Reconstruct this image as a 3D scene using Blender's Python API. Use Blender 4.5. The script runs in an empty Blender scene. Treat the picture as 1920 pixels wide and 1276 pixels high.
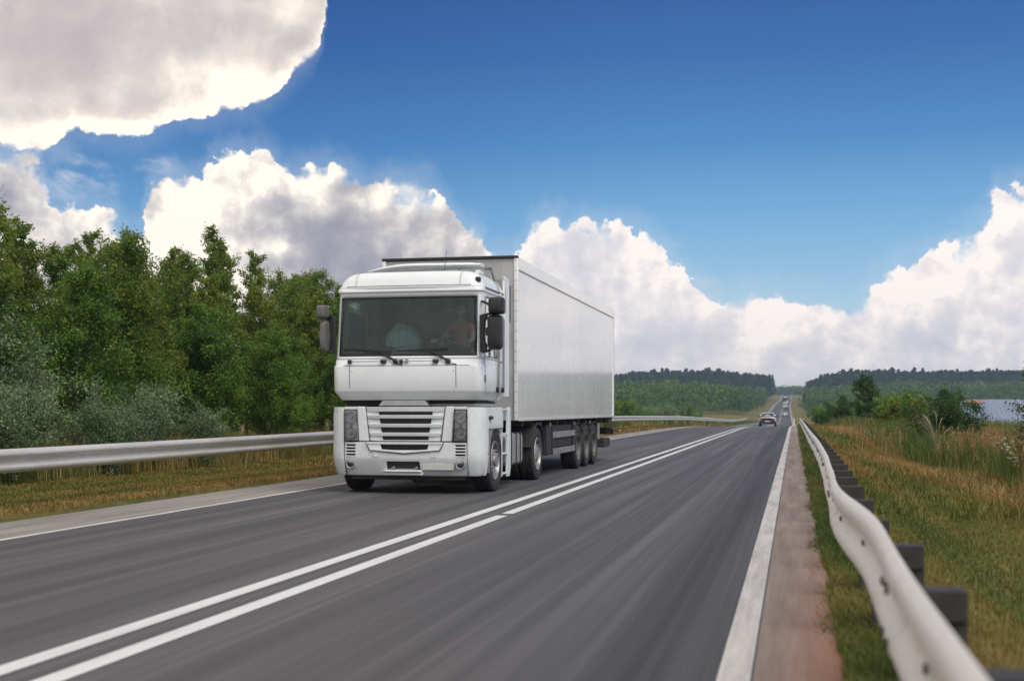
EXPOSURE = 0.0
HAZE = 0.0003
import bpy, bmesh, math, random
import numpy as np
from mathutils import Vector, Matrix
R = math.radians
scene = bpy.context.scene
COL = scene.collection

# ------------------------------------------------------------------ camera
cam_data = bpy.data.cameras.new("camera")
cam = bpy.data.objects.new("camera", cam_data)
COL.objects.link(cam)
cam.location = (0.0, 0.0, 1.35)
cam.rotation_euler = (R(90), 0, R(12.36))
cam_data.sensor_width = 36.0
cam_data.lens = 45.28
cam_data.shift_y = 0.0672
cam_data.clip_start = 0.1
cam_data.clip_end = 8000.0
cam_data.dof.use_dof = True
cam_data.dof.focus_distance = 27.0
cam_data.dof.aperture_fstop = 1.9
scene.camera = cam

# ------------------------------------------------------------------ exposure
scene.view_settings.view_transform = 'Standard'
scene.view_settings.look = 'None'
scene.view_settings.gamma = 1.0
scene.view_settings.exposure = EXPOSURE
scene.view_settings.use_curve_mapping = False
cy = scene.cycles
cy.max_bounces = 8
cy.diffuse_bounces = 3
cy.glossy_bounces = 4
cy.transmission_bounces = 6
cy.transparent_max_bounces = 12
cy.volume_bounces = 1
cy.caustics_reflective = False
cy.caustics_refractive = False
cy.sample_clamp_indirect = 6.0
cy.use_denoising = True

# ------------------------------------------------------------------ sun
SUN_AZ, SUN_EL = 132.0, 50.0          # degrees, azimuth from the road direction (+Y), negative = left
sun_data = bpy.data.lights.new("sun", 'SUN')
sun_data.energy = 2.9
sun_data.angle = R(50)
sun_data.color = (1.0, 0.955, 0.88)
sun = bpy.data.objects.new("sun", sun_data)
COL.objects.link(sun)
sd = Vector((math.sin(R(SUN_AZ))*math.cos(R(SUN_EL)), math.cos(R(SUN_AZ))*math.cos(R(SUN_EL)), math.sin(R(SUN_EL))))
sun.rotation_euler = sd.to_track_quat('Z', 'Y').to_euler()
sun.location = sd*50

# ------------------------------------------------------------------ world: sky and clouds by direction
world = bpy.data.worlds.new("World")
scene.world = world
world.use_nodes = True
WT = world.node_tree
WT.nodes.clear()
def nd(t, **kw):
    n = WT.nodes.new(t)
    for k, v in kw.items(): setattr(n, k, v)
    return n
def setin(sock, v):
    if hasattr(v, 'is_output') or isinstance(v, bpy.types.NodeSocket): WT.links.new(v, sock)
    else: sock.default_value = v
def M(op, a, b=None, c=None, clamp=False):
    n = nd('ShaderNodeMath', operation=op, use_clamp=clamp)
    setin(n.inputs[0], a)
    if b is not None: setin(n.inputs[1], b)
    if c is not None: setin(n.inputs[2], c)
    return n.outputs[0]
def sstep(x, lo, hi, a=0.0, b=1.0):
    n = nd('ShaderNodeMapRange', interpolation_type='SMOOTHSTEP')
    setin(n.inputs['Value'], x); setin(n.inputs['From Min'], lo); setin(n.inputs['From Max'], hi)
    setin(n.inputs['To Min'], a); setin(n.inputs['To Max'], b)
    return n.outputs['Result']
def mixc(f, a, b):
    n = nd('ShaderNodeMix', data_type='RGBA')
    setin(n.inputs['Factor'], f)
    for s, v in ((n.inputs[6], a), (n.inputs[7], b)):
        if isinstance(v, tuple): s.default_value = (*v[:3], 1)
        else: WT.links.new(v, s)
    return n.outputs[2]
def vec(x, y, z=0.0):
    n = nd('ShaderNodeCombineXYZ'); setin(n.inputs[0], x); setin(n.inputs[1], y); setin(n.inputs[2], z)
    return n.outputs[0]
def noise(v, scale, detail=4, rough=.5, lac=2.0, col=False):
    n = nd('ShaderNodeTexNoise'); n.noise_dimensions = '3D'
    setin(n.inputs['Vector'], v); n.inputs['Scale'].default_value = scale
    n.inputs['Detail'].default_value = detail; n.inputs['Roughness'].default_value = rough; n.inputs['Lacunarity'].default_value = lac
    return n.outputs['Color' if col else 'Fac']
def voro(v, scale, detail=2, rough=.5):
    n = nd('ShaderNodeTexVoronoi', feature='SMOOTH_F1', voronoi_dimensions='2D')
    n.normalize = True
    setin(n.inputs['Vector'], v); n.inputs['Scale'].default_value = scale
    n.inputs['Detail'].default_value = detail; n.inputs['Roughness'].default_value = rough
    n.inputs['Smoothness'].default_value = .35
    return n.outputs['Distance']
def curve(x, pts, x0, x1, y0, y1):
    mr = nd('ShaderNodeMapRange'); setin(mr.inputs[0], x)
    mr.inputs[1].default_value = x0; mr.inputs[2].default_value = x1
    n = nd('ShaderNodeFloatCurve'); WT.links.new(mr.outputs[0], n.inputs['Value'])
    cu = n.mapping.curves[0]
    P = [((p[0]-x0)/(x1-x0), (p[1]-y0)/(y1-y0)) for p in pts if x0 <= p[0] <= x1]
    while len(cu.points) < len(P): cu.points.new(.5, .5)
    for i, (a, b) in enumerate(P):
        cu.points[i].location = (a, min(1, max(0, b)))
        cu.points[i].handle_type = 'AUTO_CLAMPED'
    n.mapping.update()
    return M('ADD', M('MULTIPLY', n.outputs[0], y1-y0), y0)

TL = [(-44, 10.2), (-36, 10.5), (-34.039, 10.72), (-32.799, 10.636), (-31.75, 11.029), (-31.37, 11.442), (-31.115, 11.718), (-29.179, 11.472), (-26.981, 12.252), (-25.415, 12.619), (-23.601, 13.078), (-22.571, 13.894), (-21.765, 14.696), (-21.071, 15.379), (-20.769, 16.26), (-20.606, 17.449), (-20.513, 19.98), (-20.42, 23.627), (-19.5, 29), (-18, 30)]
BK = [(-60, 10), (-50, 11.5), (-44, 9.5), (-39.913, 9.728), (-34.039, 10.507), (-33.007, 10.472), (-32.276, 9.438), (-31.961, 8.475), (-30.902, 8.419), (-29.504, 8.151), (-29.07, 7.389), (-28.481, 7.68), (-28.305, 8.536), (-27.645, 9.568), (-26.089, 9.746), (-25.415, 10.668), (-24.285, 11.05), (-23.144, 10.98), (-22.111, 10.225), (-20.839, 10.556), (-19.908, 10.284), (-18.505, 9.742), (-16.858, 9.882), (-15.678, 9.55), (-14.968, 8.632), (-14.257, 8.056), (-13.499, 7.803), (-13.261, 6.823), (-12.716, 6.777)]
BR = [(-12.716, 6.777), (-12.241, 6.894), (-11.411, 7.943), (-10.7, 8.359), (-9.989, 7.937), (-9.042, 8.209), (-7.862, 8.152), (-6.685, 7.674), (-5.747, 6.965), (-4.812, 6.022), (-4.114, 5.198), (-3.418, 4.84), (-2.725, 4.784), (-2.034, 5.005), (-0.89, 5.079), (0.018, 4.671), (1.145, 4.535), (2.483, 4.395), (3.366, 5.396), (3.804, 6.061), (5.109, 6.244), (5.968, 6.659), (7.241, 7.379), (8.037, 8.107), (8.162, 8.969), (9.319, 9.073), (10.939, 10.071), (12.91, 9.293), (18, 11), (24, 8.5), (32, 10)]

tc = nd('ShaderNodeTexCoord')
sx = nd('ShaderNodeSeparateXYZ'); WT.links.new(tc.outputs['Generated'], sx.inputs[0])
DX, DY, DZ = sx.outputs
az = M('MULTIPLY', M('ARCTAN2', DX, DY), 180/math.pi)
el = M('MULTIPLY', M('ARCSINE', DZ), 180/math.pi)
P0 = vec(az, el)
# fractal warp of the outline
wn = nd('ShaderNodeSeparateColor'); WT.links.new(noise(P0, .60, 11, .67, col=True), wn.inputs[0])
wx = M('SUBTRACT', wn.outputs[0], .5); wy = M('SUBTRACT', wn.outputs[1], .5)
azw = M('MULTIPLY_ADD', wx, 1.7, az)
elw = M('MULTIPLY_ADD', wy, 2.0, el)
PW = vec(M('MULTIPLY_ADD', wx, .6, az), M('MULTIPLY_ADD', wy, .6, el))
bil = M('SUBTRACT', .42, voro(PW, 1.5, 4, .6))          # billows, bigger in the middle of each cell
prL = curve(azw, BK, -60, -12.716, 0, 16)
prR = curve(azw, BR, -12.716, 32, 0, 16)
left = M('LESS_THAN', azw, -12.716)
inL = M('MULTIPLY', left, prL); inR = M('MULTIPLY', M('SUBTRACT', 1.0, left), prR)
prof = M('ADD', inL, inR)
far = M('GREATER_THAN', M('ABSOLUTE', az), 31.9)             # rest of the horizon: a rolling bank
farL = M('LESS_THAN', az, -59)
farR = M('GREATER_THAN', az, 31.9)
fr = M('MAXIMUM', farL, farR)
gen = M('MULTIPLY_ADD', noise(vec(M('MULTIPLY', DX, 1.0), DY, 0.0), 3.2, 3, .5), 26.0, -3.0)
prof = M('ADD', M('MULTIPLY', fr, gen), M('MULTIPLY', M('SUBTRACT', 1.0, fr), prof))
d1 = M('MULTIPLY_ADD', bil, 1.0, M('SUBTRACT', prof, elw))
tlp = curve(M('MULTIPLY_ADD', wx, .9, az), TL, -44, -18, 8, 30)
out_tl = sstep(az, -20.2, -18.6)
d2 = M('MULTIPLY_ADD', bil, .6, M('SUBTRACT', M('MULTIPLY_ADD', wy, .9, el), tlp))
# keep the great cloud above from running round the whole sky
d2 = M('SUBTRACT', d2, M('MULTIPLY', out_tl, 40.0))
d2 = M('SUBTRACT', d2, M('MULTIPLY', sstep(az, -44.0, -52.0), 0.0))
# overhead scattered clouds (never in the frame, they light the scene)
oh = M('MULTIPLY_ADD', noise(vec(M('DIVIDE', DX, M('ADD', M('ABSOLUTE', DZ), .25)), M('DIVIDE', DY, M('ADD', M('ABSOLUTE', DZ), .25)), 3.1), 1.3, 6, .58), 10.0, -4.4)
oh = M('SUBTRACT', oh, M('MULTIPLY', sstep(el, 34.0, 22.0), 20.0))

def gauss(a0, e0, sa, se):
    u = M('DIVIDE', M('SUBTRACT', az, a0), sa); v = M('DIVIDE', M('SUBTRACT', el, e0), se)
    return M('EXPONENT', M('MULTIPLY', M('ADD', M('MULTIPLY', u, u), M('MULTIPLY', v, v)), -1.0))
def gsum(L):
    t = None
    for a0, e0, sa, se, k in L:
        g = M('MULTIPLY', gauss(a0, e0, sa, se), k)
        t = g if t is None else M('ADD', t, g)
    return t
# relief: the same fractal sampled a little towards the light
LOFF = (-.45, .6)
PS = vec(M('MULTIPLY_ADD', wx, 1.2, az), M('MULTIPLY_ADD', wy, 1.2, el))
PS2 = vec(M('ADD', M('MULTIPLY_ADD', wx, 1.2, az), LOFF[0]), M('ADD', M('MULTIPLY_ADD', wy, 1.2, el), LOFF[1]))
relief = M('SUBTRACT', noise(PS, .42, 6, .52), noise(PS2, .42, 6, .52))
relb = M('SUBTRACT', voro(vec(M('ADD', az, LOFF[0]*.45), M('ADD', el, LOFF[1]*.45)), .8, 3, .5), voro(P0, .8, 3, .5))
big = noise(P0, .22, 4, .5)
soft = M('MULTIPLY_ADD', sstep(noise(P0, .5, 3, .5), .42, .68), 1.3, .10)
a1 = sstep(d1, 0.0, soft)
a2 = sstep(d2, 0.0, M('MULTIPLY_ADD', sstep(noise(P0, .45, 3, .5), .45, .70), .9, .10))
fbm = noise(vec(M('MULTIPLY_ADD', wx, 2.2, az), M('MULTIPLY_ADD', wy, 2.2, el), 4.0), .7, 9, .6)
fb = M('SUBTRACT', fbm, .5)
def roll(g): return M('SUBTRACT', 1.0, M('EXPONENT', M('MULTIPLY', M('MAXIMUM', g, 0.0), -1.5)))
a3 = M('MULTIPLY', sstep(oh, 0.0, 1.2), .9)

# --- bank, left half: back-lit, cream rims and lilac-grey cores
shadeL = gsum([(-20.3, 7.5, 2.6, 1.2, 1.25), (-18.3, 5.6, 3.4, 1.3, 1.4), (-22.9, 9.1, .9, .6, .55), (-16.6, 8.2, 1.9, .9, .55), (-34.0, 9.0, 1.2, 1.6, .6), (-14.6, 6.6, 1.2, 1.0, .2),
               (-22.4, 7.2, .8, .55, -.9), (-26.3, 7.0, 2.2, 1.4, -.6), (-18.2, 8.9, .6, .7, -.5)])
gL = M('ADD', M('MULTIPLY', sstep(d1, .12, 1.7), .14), shadeL)
gL = M('ADD', gL, M('MULTIPLY', M('SUBTRACT', big, .5), 1.6))
gL = M('SUBTRACT', gL, M('MULTIPLY', relief, 2.6))
gL = M('SUBTRACT', gL, M('MULTIPLY', relb, .55))
gL = roll(M('ADD', M('MULTIPLY', fb, .95), M('ADD', gL, .02)))
cL = mixc(gL, (1.14, 1.05, .95), (.27, .28, .37))
# --- bank, right half: front-lit, soft
gR = M('ADD', M('MULTIPLY', relief, -3.0), M('MULTIPLY', relb, -.6))
gR = M('ADD', gR, M('MULTIPLY', M('SUBTRACT', big, .45), 1.0))
gR = M('ADD', gR, M('MULTIPLY', sstep(d1, .2, 3.0), .30))
gR = M('ADD', gR, gsum([(-9.5, 5.6, 1.7, 1.5, .25), (-6.5, 3.6, 2.2, 1.2, .3), (5.5, 2.9, 3.0, .9, .35), (0.3, 2.3, 1.6, .8, .35), (-3.4, 3.4, 1.2, 1.2, .25), (3.8, 5.0, 1.6, 1.2, -.35), (9, 7, 2, 1.6, -.35), (-1.6, 3.9, .9, .9, -.4)]))
gR = roll(M('ADD', M('MULTIPLY', fb, .5), gR))
cR = mixc(gR, (1.09, .995, .95), (.57, .59, .69))
lr = sstep(az, -13.6, -12.4)
cB = mixc(lr, cL, cR)
# pale veil low in the bank
veil = M('MULTIPLY', sstep(el, 2.6, .6), .55)
cB = mixc(veil, cB, (.80, .80, .84))
# --- great cloud upper left
shadeT = gsum([(-31.6, 15.6, 2.8, 1.9, .75), (-28.5, 13.6, 3.5, 1.6, -.12), (-26.2, 16.0, 3.2, 1.0, .22), (-24.6, 13.6, 2.6, .9, -.5), (-30.5, 11.4, 3.0, .7, -.3), (-21.5, 15.9, 1.2, .9, .35), (-22.1, 17.2, .9, 1.0, -.6), (-28.9, 17.5, 1.0, .35, -1.5), (-25.9, 17.8, .5, .3, -1.5), (-24.0, 14.2, 1.5, .8, -.35), (-32.2, 11.5, 1.2, .5, -.4)])
gT = M('ADD', M('MULTIPLY', sstep(d2, .05, 1.3), .66), shadeT)
gT = M('ADD', gT, M('MULTIPLY', M('SUBTRACT', big, .5), .7))
gT = roll(M('ADD', M('MULTIPLY', fb, .9), M('SUBTRACT', gT, M('MULTIPLY', relief, 1.4))))
cT = mixc(gT, (1.20, 1.08, .95), (.47, .435, .465))
# --- blue
ny = nd('ShaderNodeTexSky', sky_type='NISHITA')
ny.sun_disc = False
ny.sun_elevation = R(SUN_EL); ny.sun_rotation = R(SUN_AZ)
ny.air_density = 1.0; ny.dust_density = .3; ny.ozone_density = 2.5
bgs = nd('ShaderNodeVectorMath', operation='SCALE'); WT.links.new(ny.outputs[0], bgs.inputs[0]); bgs.inputs['Scale'].default_value = .10
cr = nd('ShaderNodeValToRGB')
WT.links.new(M('DIVIDE', el, 40.0), cr.inputs[0])
E_ = cr.color_ramp.elements
E_[0].position = 0.0; E_[0].color = (.50, .68, .82, 1)
E_[1].position = 1.0; E_[1].color = (.010, .055, .25, 1)
for p, c in ((.12, (.36, .61, .81)), (.20, (.20, .46, .755)), (.29, (.080, .265, .58)), (.38, (.038, .155, .44)), (.46, (.026, .108, .36))):
    e = E_.new(p); e.color = (*c, 1)
lf = sstep(az, -3.0, -24.0)
blue = mixc(.94, bgs.outputs[0], cr.outputs[0])
dark = nd('ShaderNodeVectorMath', operation='MULTIPLY'); WT.links.new(blue, dark.inputs[0]); dark.inputs[1].default_value = (.62, .74, .84)
blue = mixc(M('MULTIPLY', lf, .8), blue, dark.outputs[0])
# thin wisps
wsp = M('MULTIPLY', sstep(noise(vec(M('MULTIPLY', az, .8), M('MULTIPLY_ADD', el, 1.5, M('MULTIPLY', az, .3))), .5, 7, .6), .45, .75), gsum([(-30.6, 9.7, 1.8, 1.1, .9), (-27.8, 10.4, .9, .5, .6), (-5.2, 7.3, 1.0, .6, .6), (-3.6, 5.0, 1.2, .8, .8)]), clamp=True)
c = mixc(wsp, blue, (.72, .74, .82))
c = mixc(a3, c, (1.0, .98, .96))
glow = M('ADD', M('MULTIPLY', sstep(d1, -1.3, .3), .22), M('MULTIPLY', M('MULTIPLY', sstep(d2, -1.2, .2), M('SUBTRACT', 1.0, out_tl)), .14), clamp=True)
c = mixc(glow, c, (.72, .78, .88))
c = mixc(a1, c, cB)
c = mixc(a2, c, cT)
bg = nd('ShaderNodeBackground'); WT.links.new(c, bg.inputs[0]); bg.inputs[1].default_value = 1.0
wo = nd('ShaderNodeOutputWorld'); WT.links.new(bg.outputs[0], wo.inputs[0])
world.cycles.sampling_method = 'MANUAL'
world.cycles.sample_map_resolution = 1024

# ------------------------------------------------------------------ helpers
def tag(o, label=None, cat=None, group=None, kind=None):
    if label: o['label'] = label
    if cat: o['category'] = cat
    if group: o['group'] = group
    if kind: o['kind'] = kind
    return o
def empty(name, loc, rz=0):
    o = bpy.data.objects.new(name, None); COL.objects.link(o)
    o.location = loc; o.rotation_euler = (0, 0, rz); o.empty_display_size = .2
    return o
def obj(name, bm, m, parent=None, bev=0.0, smooth=True, solid=0.0, segs=2):
    me = bpy.data.meshes.new(name)
    if isinstance(bm, bmesh.types.BMesh):
        bmesh.ops.recalc_face_normals(bm, faces=bm.faces) if not solid else None
        bm.to_mesh(me); bm.free()
    else:
        me = bm
    me.materials.append(m)
    if smooth and len(me.polygons):
        me.polygons.foreach_set('use_smooth', [True]*len(me.polygons))
        me.set_sharp_from_angle(angle=R(32))
    o = bpy.data.objects.new(name, me); COL.objects.link(o)
    if parent is not None: o.parent = parent
    if solid:
        s = o.modifiers.new('solid', 'SOLIDIFY'); s.thickness = solid; s.offset = -1
    if bev:
        b = o.modifiers.new('bevel', 'BEVEL'); b.width = bev; b.segments = segs; b.limit_method = 'ANGLE'; b.angle_limit = R(35)
        b.harden_normals = False
    return o
def box(bm, x0, x1, y0, y1, z0, z1):
    vs = [bm.verts.new((x, y, z)) for z in (z0, z1) for y in (y0, y1) for x in (x0, x1)]
    for f in ((0, 1, 3, 2), (4, 6, 7, 5), (0, 4, 5, 1), (2, 3, 7, 6), (0, 2, 6, 4), (1, 5, 7, 3)):
        bm.faces.new([vs[i] for i in f])
    return vs
def prism(bm, pts, axis, a, b):
    """polygon pts (two coordinates) extruded along axis from a to b"""
    def mk(p, t):
        if axis == 'x': return (t, p[0], p[1])
        if axis == 'y': return (p[0], t, p[1])
        return (p[0], p[1], t)
    A = [bm.verts.new(mk(p, a)) for p in pts]; B = [bm.verts.new(mk(p, b)) for p in pts]
    n = len(pts)
    for i in range(n):
        bm.faces.new((A[i], A[(i+1) % n], B[(i+1) % n], B[i]))
    bm.faces.new(A[::-1]); bm.faces.new(B)
def tube(bm, path, r, n=10, cap=True):
    path = [Vector(p) for p in path]
    rs = r if isinstance(r, (list, tuple)) else [r]*len(path)
    rings = []
    for i, p in enumerate(path):
        t = (path[min(i+1, len(path)-1)]-path[max(i-1, 0)]).normalized()
        u = t.cross(Vector((0, 0, 1)))
        if u.length < .1: u = t.cross(Vector((1, 0, 0)))
        u.normalize(); v = t.cross(u)
        rings.append([bm.verts.new(p+(u*math.cos(2*math.pi*k/n)+v*math.sin(2*math.pi*k/n))*rs[i]) for k in range(n)])
    for a, b in zip(rings, rings[1:]):
        for k in range(n): bm.faces.new((a[k], a[(k+1) % n], b[(k+1) % n], b[k]))
    if cap:
        bm.faces.new(rings[0][::-1]); bm.faces.new(rings[-1])
def lathe(bm, prof, c, axis='x', n=40, closed=True):
    """prof: (along, radius)"""
    rings = []
    for a, r in prof:
        ring = []
        for k in range(n):
            t = 2*math.pi*k/n
            if axis == 'x': p = (c[0]+a, c[1]+r*math.cos(t), c[2]+r*math.sin(t))
            elif axis == 'y': p = (c[0]+r*math.cos(t), c[1]+a, c[2]+r*math.sin(t))
            else: p = (c[0]+r*math.cos(t), c[1]+r*math.sin(t), c[2]+a)
            ring.append(bm.verts.new(p))
        rings.append(ring)
    for a, b in zip(rings, rings[1:]):
        for k in range(n): bm.faces.new((a[k], a[(k+1) % n], b[(k+1) % n], b[k]))
    if closed:
        bm.faces.new(rings[0][::-1]); bm.faces.new(rings[-1])
def npmesh(name, V, F, attrs=None):
    """V (n,3); F (m,k) uniform polygon size or list of such arrays"""
    me = bpy.data.meshes.new(name)
    Fs = F if isinstance(F, list) else [F]
    V = np.ascontiguousarray(V, dtype=np.float32)
    me.vertices.add(len(V)); me.vertices.foreach_set('co', V.ravel())
    loops = np.concatenate([f.ravel() for f in Fs]).astype(np.int32)
    tot = np.concatenate([np.full(len(f), f.shape[1], dtype=np.int32) for f in Fs])
    st = np.concatenate([[0], np.cumsum(tot)[:-1]]).astype(np.int32)
    me.loops.add(len(loops)); me.loops.foreach_set('vertex_index', loops)
    me.polygons.add(len(tot)); me.polygons.foreach_set('loop_start', st)
    try: me.polygons.foreach_set('loop_total', tot)
    except Exception: pass
    if attrs:
        for k, a in attrs.items():
            at = me.attributes.new(k, 'FLOAT', 'POINT'); at.data.foreach_set('value', np.ascontiguousarray(a, dtype=np.float32))
    me.update(calc_edges=True)
    return me

# ------------------------------------------------------------------ materials
class Mat:
    def __init__(s, name):
        s.m = bpy.data.materials.new(name); s.m.use_nodes = True; s.t = s.m.node_tree; s.t.nodes.clear()
        s.out = s.t.nodes.new('ShaderNodeOutputMaterial')
    def n(s, t, **kw):
        n = s.t.nodes.new(t)
        for k, v in kw.items(): setattr(n, k, v)
        return n
    def l(s, a, b): s.t.links.new(a, b)
    def noise(s, v, scale, detail=4, rough=.5, stretch=None, coord='Object'):
        if v is None:
            v = s.n('ShaderNodeTexCoord').outputs[coord]
        if stretch:
            mp = s.n('ShaderNodeMapping'); s.l(v, mp.inputs[0]); mp.inputs['Scale'].default_value = stretch; v = mp.outputs[0]
        n = s.n('ShaderNodeTexNoise'); s.l(v, n.inputs['Vector'])
        n.inputs['Scale'].default_value = scale; n.inputs['Detail'].default_value = detail; n.inputs['Roughness'].default_value = rough
        return n.outputs['Fac']
    def ramp(s, f, pts, interp='LINEAR'):
        r = s.n('ShaderNodeValToRGB'); s.l(f, r.inputs[0]); r.color_ramp.interpolation = interp
        e = r.color_ramp.elements
        e[0].position, e[0].color = pts[0][0], (*pts[0][1], 1)
        e[1].position, e[1].color = pts[-1][0], (*pts[-1][1], 1)
        for p, c in pts[1:-1]:
            x = e.new(p); x.color = (*c, 1)
        return r.outputs[0]
    def mix(s, f, a, b, mode='MIX'):
        n = s.n('ShaderNodeMix', data_type='RGBA', blend_type=mode)
        if isinstance(f, float): n.inputs[0].default_value = f
        else: s.l(f, n.inputs[0])
        for so, v in ((n.inputs[6], a), (n.inputs[7], b)):
            if isinstance(v, tuple): so.default_value = (*v, 1)
            else: s.l(v, so)
        return n.outputs[2]
    def pbr(s, base, rough=.5, metal=0.0, spec=.5, coat=0.0, bump=None, bstr=.2, bdist=.01, alpha=None):
        p = s.n('ShaderNodeBsdfPrincipled')
        if isinstance(base, tuple): p.inputs['Base Color'].default_value = (*base, 1)
        else: s.l(base, p.inputs['Base Color'])
        if isinstance(rough, (int, float)): p.inputs['Roughness'].default_value = rough
        else: s.l(rough, p.inputs['Roughness'])
        p.inputs['Metallic'].default_value = metal
        p.inputs['Specular IOR Level'].default_value = spec
        p.inputs['Coat Weight'].default_value = coat
        p.inputs['Coat Roughness'].default_value = .06
        if bump is not None:
            b = s.n('ShaderNodeBump'); s.l(bump, b.inputs['Height']); b.inputs['Strength'].default_value = bstr; b.inputs['Distance'].default_value = bdist
            s.l(b.outputs[0], p.inputs['Normal'])
        s.l(p.outputs[0], s.out.inputs[0])
        return p
def grime(name, col, dirt, rough=.4, amount=(.45, .75), scale=3.0, metal=0.0, coat=0.0, stretch=None, spec=.5, fine=(.93, 1.05)):
    """paint or metal with a procedural film of dirt and fine mottling"""
    m = Mat(name)
    a = m.noise(None, scale, 8, .65, stretch)
    b = m.noise(None, scale*14, 3, .6)
    f = m.ramp(a, [(amount[0], (0, 0, 0)), (amount[1], (1, 1, 1))])
    c = m.mix(f, col, dirt)
    g = m.ramp(b, [(.3, (fine[0],)*3), (.7, (fine[1],)*3)])
    c = m.mix(1.0, c, g, 'MULTIPLY')
    rr = m.ramp(a, [(.3, (rough,)*3), (.8, (min(1, rough+.25),)*3)])
    m.pbr(c, rr, metal, spec, coat)
    return m.m
def plain(name, col, rough=.5, metal=0.0, spec=.5, coat=0.0):
    m = Mat(name)
    b = m.noise(None, 9.0, 5, .6)
    g = m.ramp(b, [(.3, tuple(x*.85 for x in col)), (.7, tuple(min(1, x*1.12) for x in col))])
    m.pbr(g, rough, metal, spec, coat)
    return m.m
def leafmat(name, cols, dry=None, trans=.3, rough=.5, dryamt=(.8, .95), seedscale=.35):
    m = Mat(name)
    a = m.n('ShaderNodeAttribute', attribute_name='rnd')
    base = m.ramp(a.outputs['Fac'], cols)
    big = m.noise(None, seedscale, 3, .5, coord='Object')
    base = m.mix(1.0, base, m.ramp(big, [(.3, (.72, .74, .72)), (.7, (1.25, 1.22, 1.1))]), 'MULTIPLY')
    if dry:
        df = m.n('ShaderNodeMath', operation='ADD'); m.l(a.outputs['Fac'], df.inputs[0])
        m2 = m.n('ShaderNodeMath', operation='MULTIPLY_ADD'); m.l(m.noise(None, seedscale*3, 3, .5), m2.inputs[0]); m2.inputs[1].default_value = .9; m2.inputs[2].default_value = -.45
        m.l(m2.outputs[0], df.inputs[1])
        base = m.mix(m.ramp(df.outputs[0], [(dryamt[0], (0, 0, 0)), (dryamt[1], (1, 1, 1))]), base, dry)
    d = m.n('ShaderNodeBsdfPrincipled'); m.l(base, d.inputs['Base Color']); d.inputs['Roughness'].default_value = rough; d.inputs['Specular IOR Level'].default_value = .35
    t = m.n('ShaderNodeBsdfTranslucent'); m.l(base, t.inputs[0])
    x = m.n('ShaderNodeMixShader'); x.inputs[0].default_value = trans
    m.l(d.outputs[0], x.inputs[1]); m.l(t.outputs[0], x.inputs[2]); m.l(x.outputs[0], m.out.inputs[0])
    return m.m
# ------------------------------------------------------------------ terrain
PY = [-80, 0, 90, 110, 137, 185, 260, 330, 400, 460, 520, 700, 860, 1000, 1200, 1300, 1500, 2600]
PZ = [0, 0, 0, -.10, -.41, -1.05, -1.65, -2.15, -2.25, -1.05, .25, 3.2, 5.9, 8.0, 14.35, 15.3, 13.5, 10.0]
_ys = np.arange(-80, 2600, 2.0)
_z = np.interp(_ys, PY, PZ)
for _w in (5, 9):
    k = np.ones(_w)/_w; _z = np.convolve(np.pad(_z, _w//2, mode='edge'), k, mode='valid')
def P(y): return np.interp(y, _ys, _z)
GY = [-100, 0, 60, 100, 200, 350, 550, 700, 900, 1200, 1600, 2600]
GZ = [-.4, -.4, -.9, -1.7, -2.2, -.9, 3.3, 6.0, 10.0, 16.0, 18.0, 20.0]
def sm(t): t = np.clip(t, 0, 1); return t*t*(3-2*t)
def road_bend(y): return -2.2*sm((np.asarray(y, dtype=float)-260)/500)      # the far road drifts a little left
def T(x, y):
    x = np.asarray(x, dtype=float); y = np.asarray(y, dtype=float)
    b = road_bend(y)
    xr = x-b
    dist = np.where(xr > 0, xr-4.5, -xr-13)
    w = sm(dist/np.where(y < 60, 14, 40))
    p = P(y)
    g = np.interp(y, GY, GZ)
    h = p*(1-w)+g*w
    h = h+np.where(xr < -9.3, .04*np.sin(y*.13)+.03*np.sin(x*1.3+y*.05), 0)+np.where(xr > .6, .05*np.sin(y*.21+x)+.04*np.sin(x*2.1), 0)
    h = h+w*(.5*np.sin(x*.031+y*.017)+.3*np.sin(y*.05))
    inside = (xr > -9.30) & (xr < .24)
    return h-np.where(inside, .06+.0002*np.maximum(y, 0), 0)
def geo(a, b, n): return list(a*(b/a)**(np.arange(n)/(n-1)))
xs = sorted(set([-x for x in geo(16, 1600, 34)]+[-14, -13, -12, -11.5, -11, -10.5, -10, -9.7, -9.5, -9.36, -9.29, -8, -4, -1, .23, .30, .6, 1, 1.5, 2, 2.6, 3.2, 4, 5, 6, 7, 8, 9, 10, 12, 14, 17]+geo(20, 1600, 34)))
ys = sorted(set(list(np.arange(-60, 160, 2.0))+list(np.arange(160, 1500, 10.0))+list(np.arange(1500, 2500, 60.0))+[2600]))
X, Y = np.meshgrid(np.array(xs), np.array(ys))
XB = X+road_bend(Y)*np.clip(1-np.abs(X)/200, 0, 1)
V = np.stack([XB, Y, T(XB, Y)], -1).reshape(-1, 3)
nx, ny_ = len(xs), len(ys)
idx = np.arange(nx*ny_).reshape(ny_, nx)
F = np.stack([idx[:-1, :-1], idx[:-1, 1:], idx[1:, 1:], idx[1:, :-1]], -1).reshape(-1, 4)
m = Mat('dry_grass_soil')
n1 = m.noise(None, 1.0, 8, .68, (2.6, .16, 1.0)); n2 = m.noise(None, .03, 4, .5); n3 = m.noise(None, 14, 5, .7, (1, .35, 1))
c = m.ramp(n1, [(.30, (.060, .085, .018)), (.44, (.13, .125, .028)), (.56, (.24, .165, .05)), (.70, (.22, .115, .045))])
c2 = m.ramp(n2, [(.35, (.045, .085, .025)), (.62, (.17, .14, .05))])
c = m.mix(.42, c, c2)
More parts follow.
